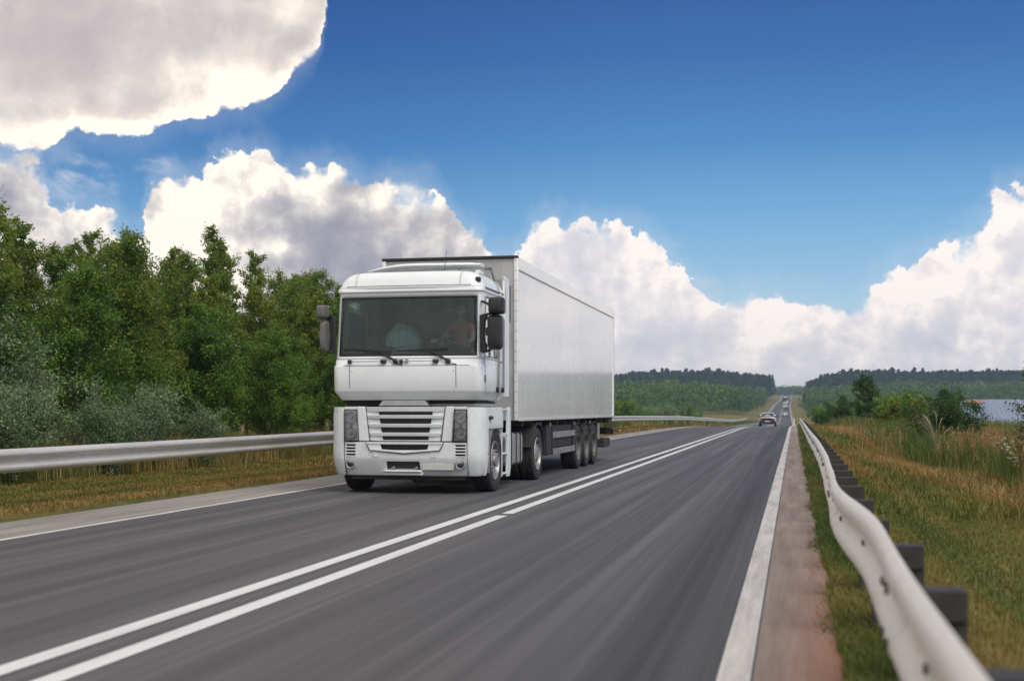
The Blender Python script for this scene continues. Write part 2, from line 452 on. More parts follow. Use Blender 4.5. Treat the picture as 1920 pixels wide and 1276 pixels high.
c = m.mix(1.0, c, m.ramp(n3, [(.3, (.7, .7, .7)), (.7, (1.2, 1.2, 1.2))]), 'MULTIPLY')
m.pbr(c, .95, 0, .2, bump=n3, bstr=.5, bdist=.05)
ground = obj('ground', npmesh('ground', V, F), m.m); tag(ground, kind='structure')

def strip(name, xa, xb, y0, y1, lift, m, seg=None, nx=2, lab=None):
    st = 2.0
    ys_ = np.arange(y0, y1+.01, st) if y1-y0 > st*1.5 else np.array([y0, y1])
    if ys_[-1] < y1-.01: ys_ = np.append(ys_, y1)
    xs_ = np.linspace(xa, xb, nx)
    Xg, Yg = np.meshgrid(xs_, ys_)
    Z = P(Yg)+lift*(1+np.maximum(Yg, 0)/90.0)
    V = np.stack([Xg+road_bend(Yg), Yg, Z], -1).reshape(-1, 3)
    i = np.arange(len(V)).reshape(len(ys_), nx)
    F = np.stack([i[:-1, :-1], i[:-1, 1:], i[1:, 1:], i[1:, :-1]], -1).reshape(-1, 4)
    return V, F
def joinVF(L):
    Vs, Fs, o = [], [], 0
    for V, F in L:
        Vs.append(V); Fs.append(F+o); o += len(V)
    return np.concatenate(Vs), np.concatenate(Fs)
# asphalt: worn wheel tracks and long polished streaks along the lanes
m = Mat('worn_asphalt')
tcn = m.n('ShaderNodeTexCoord'); sp = m.n('ShaderNodeSeparateXYZ'); m.l(tcn.outputs['Object'], sp.inputs[0])
fine = m.noise(None, 160, 3, .7)
st1 = m.noise(None, 1.0, 6, .62, (4.2, .035, 1)); st2 = m.noise(None, 1.0, 4, .6, (14, .12, 1)); blot = m.noise(None, .5, 5, .6, (1, .25, 1))
c = m.ramp(st1, [(.28, (.062, .061, .062)), (.52, (.092, .090, .091)), (.74, (.138, .135, .135))])
c = m.mix(1.0, c, m.ramp(st2, [(.3, (.90, .90, .90)), (.7, (1.10, 1.10, 1.10))]), 'MULTIPLY')
c = m.mix(1.0, c, m.ramp(blot, [(.3, (.90, .90, .91)), (.7, (1.09, 1.08, 1.07))]), 'MULTIPLY')
c = m.mix(1.0, c, m.ramp(fine, [(.3, (.80, .80, .80)), (.7, (1.2, 1.2, 1.2))]), 'MULTIPLY')
# darker, oil stained strip in the middle of each lane
def band(x0, w):
    s1 = m.n('ShaderNodeMath', operation='SUBTRACT'); m.l(sp.outputs[0], s1.inputs[0]); s1.inputs[1].default_value = x0
    s2 = m.n('ShaderNodeMath', operation='DIVIDE'); m.l(s1.outputs[0], s2.inputs[0]); s2.inputs[1].default_value = w
    s3 = m.n('ShaderNodeMath', operation='MULTIPLY'); m.l(s2.outputs[0], s3.inputs[0]); m.l(s2.outputs[0], s3.inputs[1])
    s4 = m.n('ShaderNodeMath', operation='MULTIPLY'); m.l(s3.outputs[0], s4.inputs[0]); s4.inputs[1].default_value = -1
    s5 = m.n('ShaderNodeMath', operation='EXPONENT'); m.l(s4.outputs[0], s5.inputs[0])
    return s5.outputs[0]
for x0, w, k in ((-.78, .40, .64), (-2.0, .45, .88), (-5.9, .45, .86), (-7.5, .5, .86), (-2.75, .3, 1.10), (-1.35, .25, 1.07), (-5.0, .35, 1.07), (-6.8, .3, 1.07)):
    c = m.mix(band(x0, w), c, m.mix(1.0, c, (k, k, k), 'MULTIPLY'))
rg = m.ramp(st1, [(.3, (.78,)*3), (.7, (.62,)*3)])
m.pbr(c, rg, 0, .25, bump=fine, bstr=.12, bdist=.004)
V, F = strip('road', -8.12, -.205, -60, 1330, 0.0, None, nx=9)
road = obj('road', npmesh('road', V, F), m.m); tag(road, kind='structure')
m = Mat('white_road_paint')
w1 = m.noise(None, 60, 5, .7); w2 = m.noise(None, 1.0, 5, .6, (6, .5, 1))
c = m.mix(m.ramp(w2, [(.45, (0, 0, 0)), (.85, (.5, .5, .5))]), (.70, .70, .68), (.36, .36, .36))
c = m.mix(1.0, c, m.ramp(w1, [(.35, (.86, .86, .86)), (.6, (1.05, 1.05, 1.05))]), 'MULTIPLY')
m.pbr(c, .6, 0, .4, bump=w1, bstr=.1, bdist=.003)
PAINT = m.m
m = Mat('worn_edge_paint')
w1 = m.noise(None, 40, 5, .7); w2 = m.noise(None, 1.0, 5, .65, (9, .6, 1))
c = m.mix(m.ramp(w2, [(.40, (0, 0, 0)), (.75, (.8, .8, .8))]), (.62, .60, .56), (.27, .25, .24))
c = m.mix(1.0, c, m.ramp(w1, [(.35, (.85, .85, .85)), (.6, (1.05, 1.05, 1.05))]), 'MULTIPLY')
m.pbr(c, .7, 0, .3)
EDGEP = m.m
L = 0.004
mk = joinVF([strip('', -4.08, -3.93, -60, 330, L, None)])
tag(obj('road_marking', npmesh('road_marking', *mk), PAINT), kind='structure')
pieces = []
# the second line is broken into long dashes next to the solid one, then closed again
pieces += [strip('', -3.70, -3.55, -60, 15.95, L, None), strip('', -3.70, -3.55, 16.25, 330, L, None)]
y = 336
while y < 1250:
    pieces.append(strip('', -3.88, -3.70, y, y+14, L, None)); y += 26
tag(obj('road_marking', npmesh('road_marking', *joinVF(pieces)), PAINT), kind='structure')
tag(obj('road_marking', npmesh('road_marking', *strip('', -.38, -.215, -60, 1300, L, None)), EDGEP), kind='structure')
tag(obj('road_marking', npmesh('road_marking', *strip('', -8.06, -7.95, -60, 1300, L, None)), EDGEP), kind='structure')
# shoulders: grey-pink grit with rusty patches near the camera
def shoulder(name, xa, xb, red):
    m = Mat(name+'_grit')
    g1 = m.noise(None, 1.0, 6, .65, (5, .25, 1)); g2 = m.noise(None, 90, 4, .7); g3 = m.noise(None, .22, 3, .5)
    c = m.ramp(g1, [(.3, (.19, .150, .130)), (.5, (.28, .228, .20)), (.7, (.36, .305, .27))] if red else [(.3, (.19, .175, .16)), (.5, (.27, .25, .232)), (.7, (.34, .315, .295))])
    if red:
        tcn = m.n('ShaderNodeTexCoord'); sp = m.n('ShaderNodeSeparateXYZ'); m.l(tcn.outputs['Object'], sp.inputs[0])
        a = m.n('ShaderNodeMath', operation='MULTIPLY_ADD'); m.l(sp.outputs[0], a.inputs[0]); a.inputs[1].default_value = 2.2; a.inputs[2].default_value = .48
        b = m.n('ShaderNodeMath', operation='MULTIPLY_ADD'); m.l(sp.outputs[1], b.inputs[0]); b.inputs[1].default_value = -.085; b.inputs[2].default_value = .62
        d = m.n('ShaderNodeMath', operation='ADD'); m.l(a.outputs[0], d.inputs[0]); m.l(b.outputs[0], d.inputs[1])
        e = m.n('ShaderNodeMath', operation='MULTIPLY_ADD'); m.l(m.noise(None, 1.0, 8, .8, (38, 1.1, 1)), e.inputs[0]); e.inputs[1].default_value = 2.0; m.l(d.outputs[0], e.inputs[2])
        e2 = m.n('ShaderNodeMath', operation='MULTIPLY'); m.l(e.outputs[0], e2.inputs[0]); e2.inputs[1].default_value = .42
        c = m.mix(m.ramp(e2.outputs[0], [(.44, (0, 0, 0)), (.90, (.85, .85, .85))]), c, (.30, .135, .075))
    c = m.mix(1.0, c, m.ramp(g2, [(.3, (.68, .68, .68)), (.7, (1.25, 1.25, 1.25))]), 'MULTIPLY')
    m.pbr(c, .9, 0, .25, bump=g2, bstr=.5, bdist=.012)
    V, F = strip('', xa, xb, -60, 1330, -.003, None, nx=3)
    tag(obj('gravel_shoulder', npmesh('gravel_shoulder', V, F), m.m), kind='structure')
shoulder('left', -9.25, -8.12, False)
shoulder('right', -.205, .27, True)

# ------------------------------------------------------------------ guardrails
_h = [(.155, .006), (.152, .014), (.142, .034), (.130, .060), (.114, .078), (.096, .085), (.078, .083), (.062, .070), (.048, .045), (.032, .012), (.014, .0)]
WP = _h+[(-a, b) for a, b in _h[::-1]]
WPS = [(a, b*(.46 if a > 0 else .56)) for a, b in WP]      # the near rail is hammered flatter
m = Mat('galvanised_rail')
a = m.noise(None, 1.0, 6, .6, (8, .6, 4)); b = m.noise(None, 25, 4, .6, (1, .2, 1))
c = m.ramp(a, [(.35, (.66, .65, .62)), (.62, (.56, .54, .50)), (.8, (.40, .35, .30))])
c = m.mix(1.0, c, m.ramp(b, [(.3, (.9, .9, .9)), (.7, (1.06, 1.06, 1.06))]), 'MULTIPLY')
m.pbr(c, .42, .25, .5)
RAIL = m.m
POSTM = grime('weathered_post_steel', (.065, .062, .058), (.04, .036, .032), .6, (.35, .65), 6, metal=.3)
RAIL_WARM = grime('weathered_white_rail', (.80, .775, .72), (.52, .45, .37), .45, (.55, .85), 2.2, metal=.1, stretch=(3, .5, 3))
def beam_mesh(path, side, thick=.004, WP=WP):
    """path of (x, y, zc, roll); the waves of the profile face side (+1 = towards +X)"""
    bm = bmesh.new(); rings = []
    n = len(path)
    for i in range(n):
        x, y, z, roll = path[i]
        x0, y0 = path[max(0, i-1)][:2]; x1, y1 = path[min(n-1, i+1)][:2]
        t = Vector((x1-x0, y1-y0, 0)).normalized(); nrm = Vector((t.y, -t.x, 0))*side
        ring = []
        for h, d in WP+[(h, d-thick) for h, d in WP[::-1]]:
            hh = h*math.cos(roll)-d*math.sin(roll); dd = d*math.cos(roll)+h*math.sin(roll)
            p = Vector((x, y, z+hh))+nrm*dd
            ring.append(bm.verts.new(p))
        rings.append(ring)
    k = len(rings[0])
    for a, b in zip(rings, rings[1:]):
        for j in range(k): bm.faces.new((a[j], a[(j+1) % k], b[(j+1) % k], b[j]))
    bm.faces.new(rings[0]); bm.faces.new(rings[-1][::-1])
    return bm
# left rail, beyond the oncoming lane
lr_pts = [(-20, -10.1, -.05), (0, -10.02, -.05), (17, -9.98, -.04), (28, -9.9, .0), (45, -9.95, .05), (62, -10.25, .07), (76, -10.2, .09), (90, -9.5, .02), (104, -9.15, .0), (125, -8.85, -.03), (150, -8.75, .0), (185, -8.7, .05), (225, -8.8, .22), (262, -9.3, .42)]
yy = np.arange(-20, 262.1, 2.0)
px = np.interp(yy, [p[0] for p in lr_pts], [p[1] for p in lr_pts]); pz = np.interp(yy, [p[0] for p in lr_pts], [p[2] for p in lr_pts])
kk = np.ones(5)/5; px = np.convolve(np.pad(px, 2, mode='edge'), kk, mode='valid'); pz = np.convolve(np.pad(pz, 2, mode='edge'), kk, mode='valid')
gl = empty('guardrail', (-10, 20, 0)); tag(gl, 'long silver guardrail running past the trees beyond the oncoming lane', 'guardrail')
path = [(px[i]+10, yy[i]-20, .72+pz[i]+P(yy[i]), .0) for i in range(len(yy))]
obj('rail_beam', beam_mesh(path, 1), RAIL, gl)
pbm = bmesh.new(); box(pbm, -.22, -.12, -.035, .035, -.62, .10); box(pbm, -.10, .004, -.04, .04, -.10, .08)
pme = bpy.data.meshes.new('post'); bmesh.ops.recalc_face_normals(pbm, faces=pbm.faces); pbm.to_mesh(pme); pbm.free(); pme.materials.append(POSTM)
for i in range(0, len(yy), 2):
    if yy[i] < 6 or yy[i] > 190 or i % 9 != 6: continue
    o = bpy.data.objects.new('post', pme); COL.objects.link(o); o.parent = gl
    o.location = (px[i]+10, yy[i]-20, .72+pz[i]+P(yy[i]))
    if yy[i] > 100: o.scale = (1, 1.4, 1)
# right rail, buckled, beside the camera: (y, x, dz, roll)
rr = [(-4, .36, 0, 0), (0, .35, 0, 0), (2.4, .345, .0, .0), (3.8, .335, .0, .0), (5.0, .345, .0, -.02), (6.1, .36, .005, -.05), (7.2, .315, .0, -.07), (8.2, .283, -.012, -.03), (9.0, .278, -.005, .05), (10.2, .300, .015, .06), (11.8, .31, .015, .03), (14, .345, .0, 0), (18, .37, .0, .02), (23, .38, 0, 0), (30, .36, .0, 0), (40, .36, .0, 0), (60, .35, .0, 0), (77, .33, .0, 0)]
yy = np.concatenate([np.arange(-4, 20, .25), np.arange(20, 77.1, 1.0)])
f = lambda k: np.convolve(np.pad(np.interp(yy, [p[0] for p in rr], [p[k] for p in rr]), 2, mode='edge'), kk, mode='valid')
px, pz, pr = f(1), f(2), f(3)
gr = empty('guardrail', (.36, 20, 0)); tag(gr, 'buckled pale guardrail on dark posts right beside the camera along the near lane', 'guardrail')
pr = pr-.02
px = px+.004
path = [(px[i]-.36, yy[i]-20, .695+pz[i], pr[i]) for i in range(len(yy))]
obj('rail_beam', beam_mesh(path, -1, WP=WPS), RAIL_WARM, gr)
pbm = bmesh.new()
box(pbm, .005, .262, -.075, .075, -.11, -.005)      # offset block back to the post
for a in (-.05, .038): box(pbm, .17, .265, a, a+.012, -.73, -.112)
box(pbm, .21, .222, -.0375, .0375, -.73, -.112)
pme = bpy.data.meshes.new('post'); bmesh.ops.recalc_face_normals(pbm, faces=pbm.faces); pbm.to_mesh(pme); pbm.free(); pme.materials.append(POSTM)
bbm = bmesh.new(); lathe(bbm, [(-.012, .014), (-.010, .016), (0, .016)], (-.012, 0, 0), 'x', 8)
bme = bpy.data.meshes.new('bolt'); bmesh.ops.recalc_face_normals(bbm, faces=bbm.faces); bbm.to_mesh(bme); bbm.free(); bme.materials.append(POSTM)
y = 1.84
while y < 76.5:
    o = bpy.data.objects.new('post', pme); COL.objects.link(o); o.parent = gr
    o.location = (float(np.interp(y, yy, px))-.36, y-20, .695+float(np.interp(y, yy, pz)))
    b = bpy.data.objects.new('bolt', bme); COL.objects.link(b); b.parent = o
    y += 1.56
# lapped joints with their bolts
for y0 in np.arange(4.35, 60, 4.68):
    sub = [(float(np.interp(t, yy, px))-.3605, t-20, .695+float(np.interp(t, yy, pz)), float(np.interp(t, yy, pr))) for t in np.linspace(y0-.17, y0+.17, 5)]
    sub = [(a-.0035, b, c_, d_) for a, b, c_, d_ in sub]
    jo = obj('lap_joint', beam_mesh(sub, -1, .003, WP=WPS), RAIL_WARM, gr)
    for dy in (-.11, .11):
        for dz in (-.085, .085):
            b = bpy.data.objects.new('bolt', bme); COL.objects.link(b); b.parent = jo
            b.location = (float(np.interp(y0+dy, yy, px))-.36-.040, y0+dy-20, .695+float(np.interp(y0+dy, yy, pz))+dz)
# down-turned end of the right rail with a sagging loop
bm = bmesh.new()
tube(bm, [(-.03, 57.0, .80), (-.10, 58.2, .62), (-.18, 59.4, .42), (-.27, 60.4, .30), (-.34, 61.0, .34), (-.37, 61.4, .55), (-.38, 61.5, .80)], .022, 8)
obj('rail_end', bm, RAIL_WARM, gr)
# ------------------------------------------------------------------ the truck (local: x right, y away from camera, z up, front at y = 0)
PW_ = grime('cab_white_paint', (.79, .825, .82), (.70, .73, .72), .30, (.45, .90), 2.2, coat=.15, fine=(.97, 1.02))
PDIRT = grime('bumper_white_paint', (.745, .78, .775), (.57, .59, .58), .36, (.46, .98), 3.0, coat=.10)
GREYP = plain('grey_plastic', (.23, .24, .24), .5)
MIDP = plain('mid_grey_plastic', (.36, .38, .38), .45)
BLK = plain('black_plastic', (.018, .019, .020), .45)
RUB = grime('tyre_rubber', (.022, .022, .023), (.06, .057, .052), .7, (.4, .8), 8)
DARKF = grime('dark_chassis', (.020, .021, .022), (.05, .047, .043), .6, (.4, .8), 4)
ALU = grime('dull_aluminium', (.52, .53, .53), (.30, .29, .28), .35, (.4, .8), 5, metal=.65)
STEEL = grime('wheel_steel', (.50, .50, .50), (.20, .19, .18), .35, (.35, .7), 6, metal=.6)
BOXW = grime('trailer_white_skin', (.87, .87, .85), (.80, .795, .765), .15, (.45, .98), .5, coat=.85, stretch=(1, 1, .5), spec=.6, fine=(.985, 1.01))
BOXF = grime('trailer_front_grime', (.56, .565, .55), (.26, .265, .25), .45, (.38, .75), 1.8, stretch=(1, 1, .5))
SEAM = plain('sealing_strip', (.30, .30, .29), .6)
m = Mat('tinted_glass')
tr = m.n('ShaderNodeBsdfTransparent'); tr.inputs[0].default_value = (.55, .70, .69, 1)
gg = m.n('ShaderNodeBsdfGlossy'); gg.inputs['Roughness'].default_value = .03; gg.inputs[0].default_value = (.9, .95, .95, 1)
fr_ = m.n('ShaderNodeFresnel'); fr_.inputs[0].default_value = 1.55
mx = m.n('ShaderNodeMixShader'); m.l(fr_.outputs[0], mx.inputs[0]); m.l(tr.outputs[0], mx.inputs[1]); m.l(gg.outputs[0], mx.inputs[2])
df = m.n('ShaderNodeBsdfDiffuse'); df.inputs[0].default_value = (.15, .21, .20, 1)  # diffuse film puts a hazy reflection into the pane's colour
mx2 = m.n('ShaderNodeMixShader'); 
dn = m.ramp(m.noise(None, 3, 5, .6), [(.3, (.10,)*3), (.8, (.19,)*3)]); m.l(dn, mx2.inputs[0])
m.l(mx.outputs[0], mx2.inputs[1]); m.l(df.outputs[0], mx2.inputs[2]); m.l(mx2.outputs[0], m.out.inputs[0])
GLASS = m.m
m = Mat('lamp_glass')
tr = m.n('ShaderNodeBsdfTransparent'); tr.inputs[0].default_value = (.96, .97, .97, 1)
gg = m.n('ShaderNodeBsdfGlossy'); gg.inputs['Roughness'].default_value = .04
fr_ = m.n('ShaderNodeFresnel'); fr_.inputs[0].default_value = 1.5
mx = m.n('ShaderNodeMixShader'); m.l(fr_.outputs[0], mx.inputs[0]); m.l(tr.outputs[0], mx.inputs[1]); m.l(gg.outputs[0], mx.inputs[2]); m.l(mx.outputs[0], m.out.inputs[0])
LAMPG = m.m
m = Mat('chrome'); m.pbr((.95, .95, .96), .30, .35); CHROME = m.m
REFL = plain('lamp_reflector', (.84, .86, .88), .22)
LAMPH = plain('lamp_housing', (.62, .63, .64), .3)
AMBER = plain('amber_lens', (.75, .25, .04), .25)
ORANGE = plain('orange_reflector', (.80, .16, .05), .3)
REDL = plain('red_lens', (.22, .025, .02), .25)
m = Mat('grille_mesh')
tcn = m.n('ShaderNodeTexCoord'); ck = m.n('ShaderNodeTexChecker'); m.l(tcn.outputs['Object'], ck.inputs[0]); ck.inputs['Scale'].default_value = 60
ck.inputs[1].default_value = (.012, .013, .013, 1); ck.inputs[2].default_value = (.035, .036, .037, 1); m.pbr(ck.outputs[0], .6); MESHM = m.m
m = Mat('number_plate'); n_ = m.noise(None, 20, 4, .6); m.pbr(m.ramp(n_, [(.3, (.50, .52, .47)), (.7, (.60, .61, .56))]), .4); PLATE = m.m

truck = empty('articulated_truck', (-6.06, 19.7, 0)); tag(truck, 'big white articulated lorry with flat tall cab and plain white box trailer', 'truck')

def outline(hw, yf, yr, rc, nf=16, nc=7, bow=.03):
    """plan of the cab from the rear left, round the front to the rear right; open at the back"""
    pts = [(-hw, yr), (-hw, yr-.36), (-hw, yf+1.30), (-hw, yf+1.22), (-hw, yf+.34), (-hw, yf+.26)]
    cx, cy_ = -hw+rc, yf+rc
    for i in range(nc):
        t = math.pi+math.pi/2*i/(nc-1)
        pts.append((cx+rc*math.cos(t), cy_+rc*math.sin(t)+0))
    for i in range(1, nf):
        x = -hw+rc+(2*hw-2*rc)*i/nf
        pts.append((x, yf-bow*(1-(x/(hw-rc))**2)))
    pts += [(-x, y) for x, y in pts[:6+nc][::-1]]
    return pts
NCOR = 7; NF = 16
def loft(levels, skip=lambda i, j: False, bow=.03, cap_top=False, cap_bot=False, back=True):
    bm = bmesh.new(); rings = []
    for (z, hw, yf, yr, rc) in levels:
        rings.append([bm.verts.new((x, y, z)) for x, y in outline(hw, yf, yr, rc, bow=bow)])
    n = len(rings[0])
    for i, (a, b) in enumerate(zip(rings, rings[1:])):
        for j in range(n-1):
            if not skip(i, j): bm.faces.new((a[j], a[j+1], b[j+1], b[j]))
        if back: bm.faces.new((a[n-1], a[0], b[0], b[n-1]))
    if cap_top: bm.faces.new(rings[-1])
    if cap_bot: bm.faces.new(rings[0][::-1])
    return bm
YR = 1.70      # back of the cab
# lower cab body: chamfer, belly and the ledge under the windscreen
lev = [(1.50, 1.15, .15, YR, .12), (1.52, 1.165, .135, YR, .12), (1.635, 1.242, .05, YR, .13), (1.655, 1.247, .043, YR, .13), (2.035, 1.247, .03, YR, .13), (2.046, 1.242, .034, YR, .13), (2.055, 1.232, .048, YR, .13), (2.06, 1.232, .052, YR, .13), (2.15, 1.226, .080, YR, .13)]
cab = obj('cab_body', loft(lev, cap_bot=True, bow=.035), PW_, truck, solid=.03)
# window surround with the windscreen and the two door windows left open
FR0, FR1 = 6+NCOR-3, 6+NCOR-1+NF+3-1
def skipw(i, j):
    if i == 1 and FR0 <= j < FR1+0: return True
    if i in (1,) and j in (3, len(outline(1, 0, 2, .1))-1-4): return True
    return False
lev = [(2.152, 1.225, .083, YR, .13), (2.20, 1.222, .088, YR, .13), (3.16, 1.205, .195, YR, .13), (3.225, 1.205, .195, YR, .13), (3.245, 1.222, .168, YR, .13), (3.30, 1.222, .168, YR, .13)]
obj('window_surround', loft(lev, skip=skipw, bow=.035), PW_, truck, solid=.045)
# windscreen: curved pane following the front and its corners
def pane(levels, j0, j1, off, bow=.035):
    bm = bmesh.new(); rings = []
    for (z, hw, yf, yr, rc) in levels:
        o = outline(hw, yf, yr, rc, bow=bow)
        ring = []
        for j in range(j0, j1+1):
            a, b = Vector(o[max(0, j-1)]), Vector(o[min(len(o)-1, j+1)])
            t = (b-a).normalized(); nrm = Vector((t.y, -t.x))
            p = Vector(o[j])+nrm*off
            ring.append(bm.verts.new((p.x, p.y, z)))
        rings.append(ring)
    for a, b in zip(rings, rings[1:]):
        for j in range(len(a)-1): bm.faces.new((a[j], a[j+1], b[j+1], b[j]))
    return bm
wl = [(2.19, 1.222, .087, YR, .13), (2.5, 1.217, .121, YR, .13), (2.85, 1.211, .160, YR, .13), (3.17, 1.205, .196, YR, .13)]
ws = obj('windscreen', pane(wl, FR0, FR1, -.012), GLASS, truck)
# black ceramic border of the screen
bm = bmesh.new()
def border(j0, j1, za, zb):
    def at(z):
        k = (z-2.19)/.98; return (z, 1.222-.017*k, .087+.108*k, YR, .13)
    sub = pane([at(za), at((za+zb)/2), at(zb)], j0, j1, -.004)
    me_ = bpy.data.meshes.new('tmp'); sub.to_mesh(me_); sub.free(); bm.from_mesh(me_); bpy.data.meshes.remove(me_)
border(FR0, FR1, 2.195, 2.245); border(FR0, FR1, 3.135, 3.165); border(FR0, FR0+1, 2.245, 3.135); border(FR1-1, FR1, 2.245, 3.135)
obj('seal', bm, BLK, ws, solid=.004)
# roof cap: raked front that rises to the sleeping compartment
lev = [(3.300, 1.222, .165, YR, .18), (3.325, 1.225, .165, YR, .19), (3.335, 1.21, .18, YR, .19), (3.43, 1.175, .215, YR, .20), (3.51, 1.11, .255, YR, .22), (3.56, 1.03, .32, YR, .24), (3.585, .95, .43, YR, .25), (3.60, .82, .62, YR, .25)]
rf = obj('roof', loft(lev, cap_top=True, bow=.04), PW_, truck)
bm = bmesh.new()
for x in (-.88, .86): tube(bm, [(x*.97, .60, 3.600), (x, .34, 3.572), (x, .225, 3.512), (x, .19, 3.434), (x, .150, 3.338)], .004, 6)
for s in (-1, 1): tube(bm, [(s*1.222, .36, 3.305), (s*1.226, 1.0, 3.305), (s*1.226, YR-.02, 3.305)], .014, 6)
tube(bm, [(-1.04, .168, 3.335), (-.5, .140, 3.337), (0, .128, 3.337), (.5, .140, 3.337), (1.04, .168, 3.335)], .006, 6)
obj('trim_strip', bm, SEAM, rf)
bm = bmesh.new(); box(bm, 1.09, 1.17, .235, .32, 3.385, 3.465); obj('marker_lamp', bm, BLK, rf, bev=.015)
bm = bmesh.new(); box(bm, 1.02, 1.10, .50, .80, 3.53, 3.60); obj('roof_rail', bm, PW_, rf, bev=.02)
# side deflectors behind the cab
for s in (-1, 1):
    bm = bmesh.new()
    prof = [(YR+.012, 1.56), (YR+.40, 1.56), (YR+.43, 3.52), (YR+.36, 3.60), (YR+.05, 3.62), (YR+.012, 3.55)]
    prism(bm, prof, 'x', s*1.235, s*1.195)
    d = obj('side_deflector', bm, PW_, truck, bev=.015)
    bm = bmesh.new(); box(bm, min(s*1.20, s*1.245), max(s*1.20, s*1.245), YR+.433, YR+.46, 2.85, 3.50); obj('rubber_edge', bm, BLK, d)
    bm = bmesh.new(); tube(bm, [(s*1.238, YR+.12, 3.0), (s*1.238, YR+.10, 3.3), (s*1.225, YR+.0, 3.60)], .006, 6); obj('seam', bm, SEAM, d)
bm = bmesh.new(); box(bm, -1.19, 1.19, YR-.06, YR-.01, 1.55, 3.55); obj('rear_wall', bm, GREYP, truck)
# roof air wing
bm = bmesh.new()
n = 24; sec = [(-.13, .0), (-.10, .035), (0, .055), (.12, .045), (.2, .0), (.12, -.015), (0, -.02)]
rings = []
for i in range(n+1):
    t = i/n; x = -1.05+1.98*t; zc_ = 3.70+.085*min(1, math.sin(min(1, t*2.2)*math.pi/2))-.02*t
    k = .35+.65*min(1, math.sin(min(1, t*3)*math.pi/2)); k *= 1 if t < .93 else .8
    rings.append([bm.verts.new((x, 1.35+a*k*1.6, zc_+b*k)) for a, b in sec])
for a, b in zip(rings, rings[1:]):
    for j in range(len(sec)): bm.faces.new((a[j], a[(j+1) % len(sec)], b[(j+1) % len(sec)], b[j]))
bm.faces.new(rings[0]); bm.faces.new(rings[-1][::-1])
wing = obj('roof_wing', bm, PW_, truck)
bm = bmesh.new()
tube(bm, [(-.85, 1.22, 3.675), (0, 1.22, 3.70), (.95, 1.22, 3.715), (1.13, 1.24, 3.72)], .016, 8)
tube(bm, [(1.02, 1.24, 3.715), (1.10, 1.30, 3.715)], .045, 8)
tube(bm, [(.55, 1.30, 3.70), (.55, 1.30, 3.55)], .018, 8); tube(bm, [(-.6, 1.30, 3.70), (-.6, 1.30, 3.56)], .018, 8); tube(bm, [(1.08, 1.35, 3.72), (1.10, 1.55, 3.52)], .016, 8)
obj('bracket', bm, GREYP, wing)
bm = bmesh.new(); tube(bm, [(.47, .62, 3.56), (.50, .66, 3.95)], .004, 6); obj('aerial', bm, BLK, truck)

# front panel below the windscreen with its seams, screws, grab bars
fp = []
bm = bmesh.new()
def yfront(x, base=.03, bow=.035, hw=1.247, rc=.13): return base-bow*(1-(x/(hw-rc))**2)
for x in (-.945, .83):
    tube(bm, [(x, yfront(x)-.001, 2.035), (x, yfront(x)+.013, 1.70), (x+.012, yfront(x)+.10, 1.54)], .0055, 6)
pts = [(x, yfront(x)+.004, 2.048) for x in np.linspace(-1.05, 1.05, 17)]
tube(bm, pts, .005, 6)
obj('panel_gap', bm, BLK, truck)
bm = bmesh.new()
for x in (-.905, .79):
    for z in (1.66, 1.96): lathe(bm, [(-.004, .006), (0, .008)], (x, yfront(x)+(.016 if z < 1.8 else .0), z), 'y', 8)
obj('screw', bm, BLK, truck)
for xa, xb in ((-.94, -.365), (-.07, .50)):
    bm = bmesh.new(); tube(bm, [(xa, yfront(xa)-.01, 2.118), (xb, yfront(xb)-.01, 2.118)], .010, 8)
    h = obj('grab_bar', bm, ALU, truck)
    for x, w in ((xa, .03), (xb, .045)):
        bm = bmesh.new(); box(bm, x-w, x+w, yfront(x)-.03, yfront(x)+.05, 2.09, 2.145); obj('bar_foot', bm, BLK, h, bev=.012)
# wipers
for x0, x1, z1 in ((-.165, -.98, 2.36), (.70, -.02, 2.42)):
    yb = yfront(x0)+.03
    bm = bmesh.new(); lathe(bm, [(-.05, .025), (-.04, .04), (.03, .042)], (x0, yb, 2.115), 'y', 14)
    xm = x0-(x0-x1)*.52
    tube(bm, [(x0, yb-.04, 2.12), (x0-.14, .035, 2.20), (x0-.27, .045, 2.27), (xm, .075, 2.30)], [.020, .018, .012, .009], 8)
    w = obj('wiper', bm, BLK, truck)
    bm = bmesh.new(); box(bm, -.42, .42, -.008, .008, -.014, .014)
    ang = -math.atan2(z1-2.27, x1-x0+.3)
    b = obj('wiper_blade', bm, BLK, w); b.location = (xm-.08, .068, 2.30); b.rotation_euler = (0, R(4) if x0 < 0 else R(-2), 0)
bm = bmesh.new(); tube(bm, [(-.165, .01, 2.10), (-.12, .0, 2.075), (-.06, .0, 2.07), (-.055, .0, 2.03)], .008, 6); tube(bm, [(.70, .02, 2.10), (.76, .02, 2.075), (.83, .03, 2.07), (.835, .03, 2.03)], .008, 6)
obj('washer_hose', bm, BLK, truck)
bm = bmesh.new(); lathe(bm, [(-.006, .033), (0, .036)], (.02, yfront(.02)+.02, 2.12), 'y', 24); obj('badge_ring', bm, ALU, truck)

